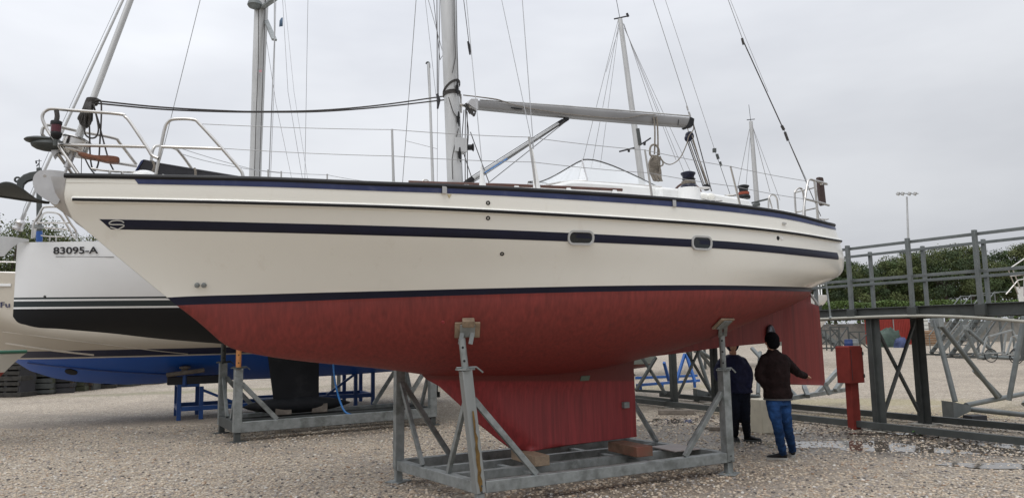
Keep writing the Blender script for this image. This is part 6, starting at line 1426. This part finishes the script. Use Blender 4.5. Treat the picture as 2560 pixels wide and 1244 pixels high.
# portable stairs
def stairs(px, py, D, H_, run, label, dirx=1):
    gv = M['piergrey']; c = at(px, py, D); c[2] = 0; root = thing('portable_stairs', c, label, 'stairs', 'portable boarding stairs')
    def W_(x, y, z): return c+np.array([x*dirx, y, z])
    for y in (0, 1.0):
        mb = MB(); mb.bar(W_(0,y,.1), W_(run,y,H_), .05, .24, up=(0,0,1)); mb.build('stringer', gv, root)
        for h_ in (1.0,): mb = MB(); mb.tube([W_(0,y,.2+h_), W_(run,y,H_+h_), W_(run+.9,y,H_+h_)], .032, 6); mb.build('handrail', gv, root)
        for f in (0,.33,.66,1): mb = MB(); mb.tube([W_(run*f,y,.1+(H_-.1)*f), W_(run*f,y,1.1+(H_-.1)*f+.05)], .03, 6); mb.build('baluster', gv, root)
        mb = MB(); mb.bar(W_(run+.8,y,0), W_(run+.8,y,H_), .09, .09); mb.build('leg', gv, root); mb = MB(); mb.bar(W_(run*.55,y,0.02), W_(run+.8,y,H_*.9), .07, .07); mb.build('brace', gv, root)
        mb = MB(); mb.bar(W_(-.3,y,.06), W_(run+1,y,.06), .09, .09); mb.build('base_beam', gd, root)
    n_ = 10
    for k in range(n_): f = (k+.5)/n_; mb = MB(); mb.box(W_(run*f,.5,.1+(H_-.1)*f), .25, .96, .035); mb.build('tread', gd, root)
    mb = MB(); mb.box(W_(run+.45,.5,H_), .9, 1.0, .05); mb.build('platform', gd, root)
stairs(2350, 880, 44, 2.5, 2.1, 'grey portable stairs rising to the right, left of the pair')
stairs(2402, 885, 40, 2.5, 2.1, 'grey portable stairs rising to the right, nearer of the pair')
stairs(2105, 845, 62, 2.6, 3.0, 'distant grey stairs left of the first walkway column', dirx=-1)
# wheeled steel frames at the right edge
for k, (px, py, D, lb) in enumerate(((2510, 893, 35, 'rusty wheeled trailer frame beside the distant pyramid foot'), (2575, 897, 33, 'rusty wheeled trailer frame cut by the right edge'))):
    c = at(px, py, D); c[2] = 0; root = thing('trailer', c, lb, 'trailer', 'boat trailers at the right edge')
    for q in (-.6, .6):
        mb = MB(); cc_ = c+np.array([q, 0, .34]); mb.tube([cc_+np.array([.3*math.cos(a), 0, .3*math.sin(a)]) for a in np.linspace(0, 6.2832, 20, endpoint=False)], .022, 6, closed=True); mb.build('wheel', M['black'], root)
    for a_, b_ in (((-1.2,.45),(1.2,.45)), ((-1.0,.45),(-.7,1.2)), ((1,.45),(.5,1.5)), ((-.7,1.2),(.5,1.5)), ((0,.45),(.2,1.35))): mb = MB(); mb.bar(c+np.array([a_[0], 0, a_[1]]), c+np.array([b_[0], 0, b_[1]]), .07, .07); mb.build('bar', M['galvrust'], root)
# floodlight mast
def flood():
    D = 92; b_ = at(2276, 812, D); b_[2] = 0; tp = at(2267, 492, D); root = thing('floodlight_mast', b_, 'tall grey floodlight mast with four lamps rising behind the pines', 'floodlight')
    mb = MB(); mb.tube([b_, tp], [.22,.10], 10); mb.build('pole', M['alu'], root); mb = MB(); mb.bar(at(2240,484,D), at(2296,484,D), .09, .09); mb.build('crossbar', M['galv'], root)
    for x in (2246, 2257, 2274, 2288): mb = MB(); mb.bar(at(x-2,488,D-.2), at(x+1,480,D-.3), .55, .30); mb.build('lamp', M['alu'], root, bevel=.03)
flood()
# small boats at the right edge and behind the rudder
F5 = Frame(*at(2640, 800, 26)[:2], 80)
y5, _, _ = gen_boat(F5, 'motor_boat', 'small white motor boat with steel bow rail at the right edge behind the walkway', 'boat', lambda t: 2.3+.15*max(0,-t-.5), lambda t: 2.95+.08*max(0,-t), -1.5, 4.0, 1.9, M['white'], bowend='left', rake0=.1, rake1=.1)
for a_, b_ in (((2515,735),(2545,700)), ((2545,700),(2600,690)), ((2525,690),(2600,682)), ((2520,672),(2545,735)), ((2522,672),(2570,640)), ((2530,668),(2550,720)), ((2560,690),(2560,740))): mb = MB(); mb.tube([at(*a_, 25.5), at(*b_, 25.5)], .022, 6); mb.build('bow_rail', M['inox'], y5)
mb = MB(); mb.bar(at(2560,742,26), at(2560,900,26), .15, .15); mb.build('prop', gd, y5)
F6 = Frame(*at(2045, 800, 40)[:2], 30)
y6, _, _ = gen_boat(F6, 'motor_boat', 'small distant white boat with a tangle of rails just right of the rudder head', 'boat', lambda t: 2.9, lambda t: 3.5, -1.2, 1.2, 1.2, M['white'], bowend='left', rake0=.4)
for a_, b_ in (((2032,700),(2060,712)), ((2034,712),(2058,696)), ((2036,694),(2036,738)), ((2052,694),(2054,738)), ((2030,704),(2062,704)), ((2044,690),(2048,738))): mb = MB(); mb.tube([at(*a_, 40), at(*b_, 40)], .035, 6); mb.build('rail', M['white'], y6)
mb = MB(); mb.bar(at(2045,740,40), at(2045,870,40), .3, .3); mb.build('prop', gd, y6)
# dinghy with green gunwale at the left edge
F7 = Frame(*at(-62, 930, 13.2)[:2], 80)
m7 = zmat('white dinghy over red bottom', [(0,(.22,.03,.025)),(1.28,(.60,.60,.56))], .4)
y7, _, _ = gen_boat(F7, 'small_boat', 'small white boat with green gunwale and red bottom at the left edge', 'boat', lambda t: 1.02+.25*max(0, t-.1)**1.5, lambda t: 1.62+.0*t, -2.4, .82, 1.5, m7, bowend='right', rake0=.55)
mb = MB(); mb.tube([F7.w(t, .72*(1-max(0, (t+.8)/1.7)**1.8)+.02, 1.64) for t in np.linspace(-2.3, .84, 24)], .03, 8); mb.build('gunwale', mat('green gunwale', (.02,.10,.06), .5), y7)
mb = MB(); mb.bar(F7.w(-.4, 0, 0), F7.w(-.4, 0, 1.08), .12, .12); mb.build('prop', gd, y7)
# junk stacked along the far left fence
random.seed(21)
fm = [mat('dark weathered timber', (.030,.028,.024), .9, var=.5, scale=7), gd, M['greybox'], mat('mossy timber', (.06,.065,.04), .9, var=.3), mat('dark brown timber', (.07,.05,.035), .9, var=.3)]
kinds = [('pallet_stack', 'pallets'), ('crate', 'crate'), ('storage_rack', 'rack'), ('timber_stack', 'timber')]
lbls = ['dark crate at the left edge behind the small boat', 'leaning grey pallet stack left of the rusty drum', 'dark steel rack beside the rusty drum', 'mossy timber stack below the bow of the motor yacht', 'dark crate under the tip of the blue bow', 'low steel rack below the blue bow', 'broken pallet stack left of the thruster hole', 'mossy timber pile under the thruster hole', 'low dark crate right of the thruster hole', 'thin timber pile in front of the hedge', 'flat steel rack near the blue stand', 'last low pallet stack before the blue stand']
la = ground(-40, 1000); lb_ = ground(440, 952)
for k in range(12):
    f = (k+.4)/12; c = la+(lb_-la)*f+np.array([random.uniform(-.2,.2), .8+random.uniform(0,.5), 0]); h_ = random.uniform(.9, 1.7)*(1.15-.75*f); wd = random.uniform(.9, 1.5); nm, ct = kinds[k % 4]
    root = thing(nm, c, lbls[k], ct, 'junk stacked along the left fence'); ang = random.uniform(-.3, .5); m_ = fm[k % 5]
    for q in range(int(3+h_*4)):
        z = h_*(q+.5)/int(3+h_*4); mb = MB(); mb.box(c+np.array([random.uniform(-.04,.04), 0, z]), wd*random.uniform(.85,1), .7, h_/int(3+h_*4)*random.uniform(.55,.98), ang+random.uniform(-.05,.05)); mb.build('board', m_, root, bevel=.008)
    for q in (-.42, 0, .42): mb = MB(); mb.box(c+np.array([q*wd*math.cos(ang), q*wd*math.sin(ang), h_/2]), .10, .66, h_*.98, ang); mb.build('upright', fm[(k+2) % 5], root)
c = ground(33, 985)+np.array([0,.3,0]); mb = MB(); mb.lathe(c, (.1,0,1), [(.20,0),(.20,1.1),(.17,1.12)], 14); o = mb.build('rusty_drum', mat('orange rusty drum', (.25,.09,.04), .7, var=.3)); tag(o, 'narrow orange rusty drum standing among the dark junk', 'drum')
mb = MB(); mb.bar(la+np.array([-3,1.9,.9]), lb_+np.array([1,1.9,.55]), .12, 1.7, h2=1.0); o = mb.build('board_fence', mat('dark board fence', (.035,.035,.03), .9, var=.4, scale=2, streak=4)); tag(o, 'low dark board fence behind the stacked junk on the left', 'fence')
# small foot of another stand right of the old cradle
frame_stand('small steel foot standing between old cradle and crimson keel', [((1088,930,20),(1088,990,20)), ((1075,985,20),(1100,985,20)), ((1088,950,20),(1078,985,19.6))], .07, gd, group='low tubular stands behind the rudder')
# wet leaves by the puddle
r_ = np.random.default_rng(4); n = 2000; mb = MB(); vs = []; fs = []
for i in range(n):
    u_ = r_.random(); c = ground(1990+480*u_+r_.normal()*30, 1078+20*u_+r_.normal()*13) if i > 700 else ground(1640+r_.random()*260, 1050+r_.normal()*12)
    a = r_.random()*6.28; l = .012+.025*r_.random(); d1 = np.array([math.cos(a), math.sin(a), r_.normal()*.3])*l; d2 = np.array([-math.sin(a), math.cos(a), r_.normal()*.3])*l*.5; c = c+Z3*(.014+.012*r_.random()); k = len(vs); vs += [c-d1, c+d2, c+d1, c-d2]; fs.append([k, k+1, k+2, k+3])
mb.add(vs, fs); o = mb.build('wet_leaves', mat('wet brown leaves', (.045,.028,.018), .45, var=.5, scale=30), None, smooth_=False, fixn=False); tag(o, 'dark wet leaves and debris strewn beside the puddles', 'leaves', kind='stuff')
c = ground(2300, 1088); root = thing('weed', c, 'small green broad-leaved weed beside the walkway beam', 'plant')
for k in range(7):
    a = k*.9; d = np.array([math.cos(a), math.sin(a), 0]); mb = MB(); s_ = np.cross(d, Z3); mb.grid([[c+d*x_+Z3*z_-s_*w_, c+d*x_+Z3*z_+s_*w_] for x_, z_, w_ in ((.01,.0,.005),(.06,.08,.025),(.12,.10,.03),(.18,.07,.004))]); mb.build('leaf', mat('weed leaf', (.05,.13,.02), .6) if k == 0 else bpy.data.materials['weed leaf'], root, fixn=False)
# far belt of trees behind the whole yard, one mass
def far_wood():
    r_ = np.random.default_rng(77); n = 42000; a = at(150, 850, 96); b_ = at(2050, 830, 100); f = r_.random(n); p = a+(b_-a)*f[:, None]
    top = 6.6+sum(.5*np.sin(f*(13+11*k)+k*2.1) for k in range(5)); p[:, 2] = top*r_.random(n)**.7; p[:, 1] += 3*r_.random(n)
    t1 = r_.normal(size=(n, 3)); t1 /= np.linalg.norm(t1, axis=1)[:, None]; t2 = np.cross(t1, r_.normal(size=(n, 3))); t2 /= np.linalg.norm(t2, axis=1)[:, None]
    V = np.stack([p-t1*.24, p+t2*.16, p+t1*.24, p-t2*.16], 1).reshape(-1, 3); mb = MB(); mb.add(V, [[4*i, 4*i+1, 4*i+2, 4*i+3] for i in range(n)])
    o = mb.build('distant_wood', leafm[0], None, smooth_=False, fixn=False); tag(o, 'distant dark belt of trees closing the yard behind the yachts', 'wood', kind='stuff')
far_wood()
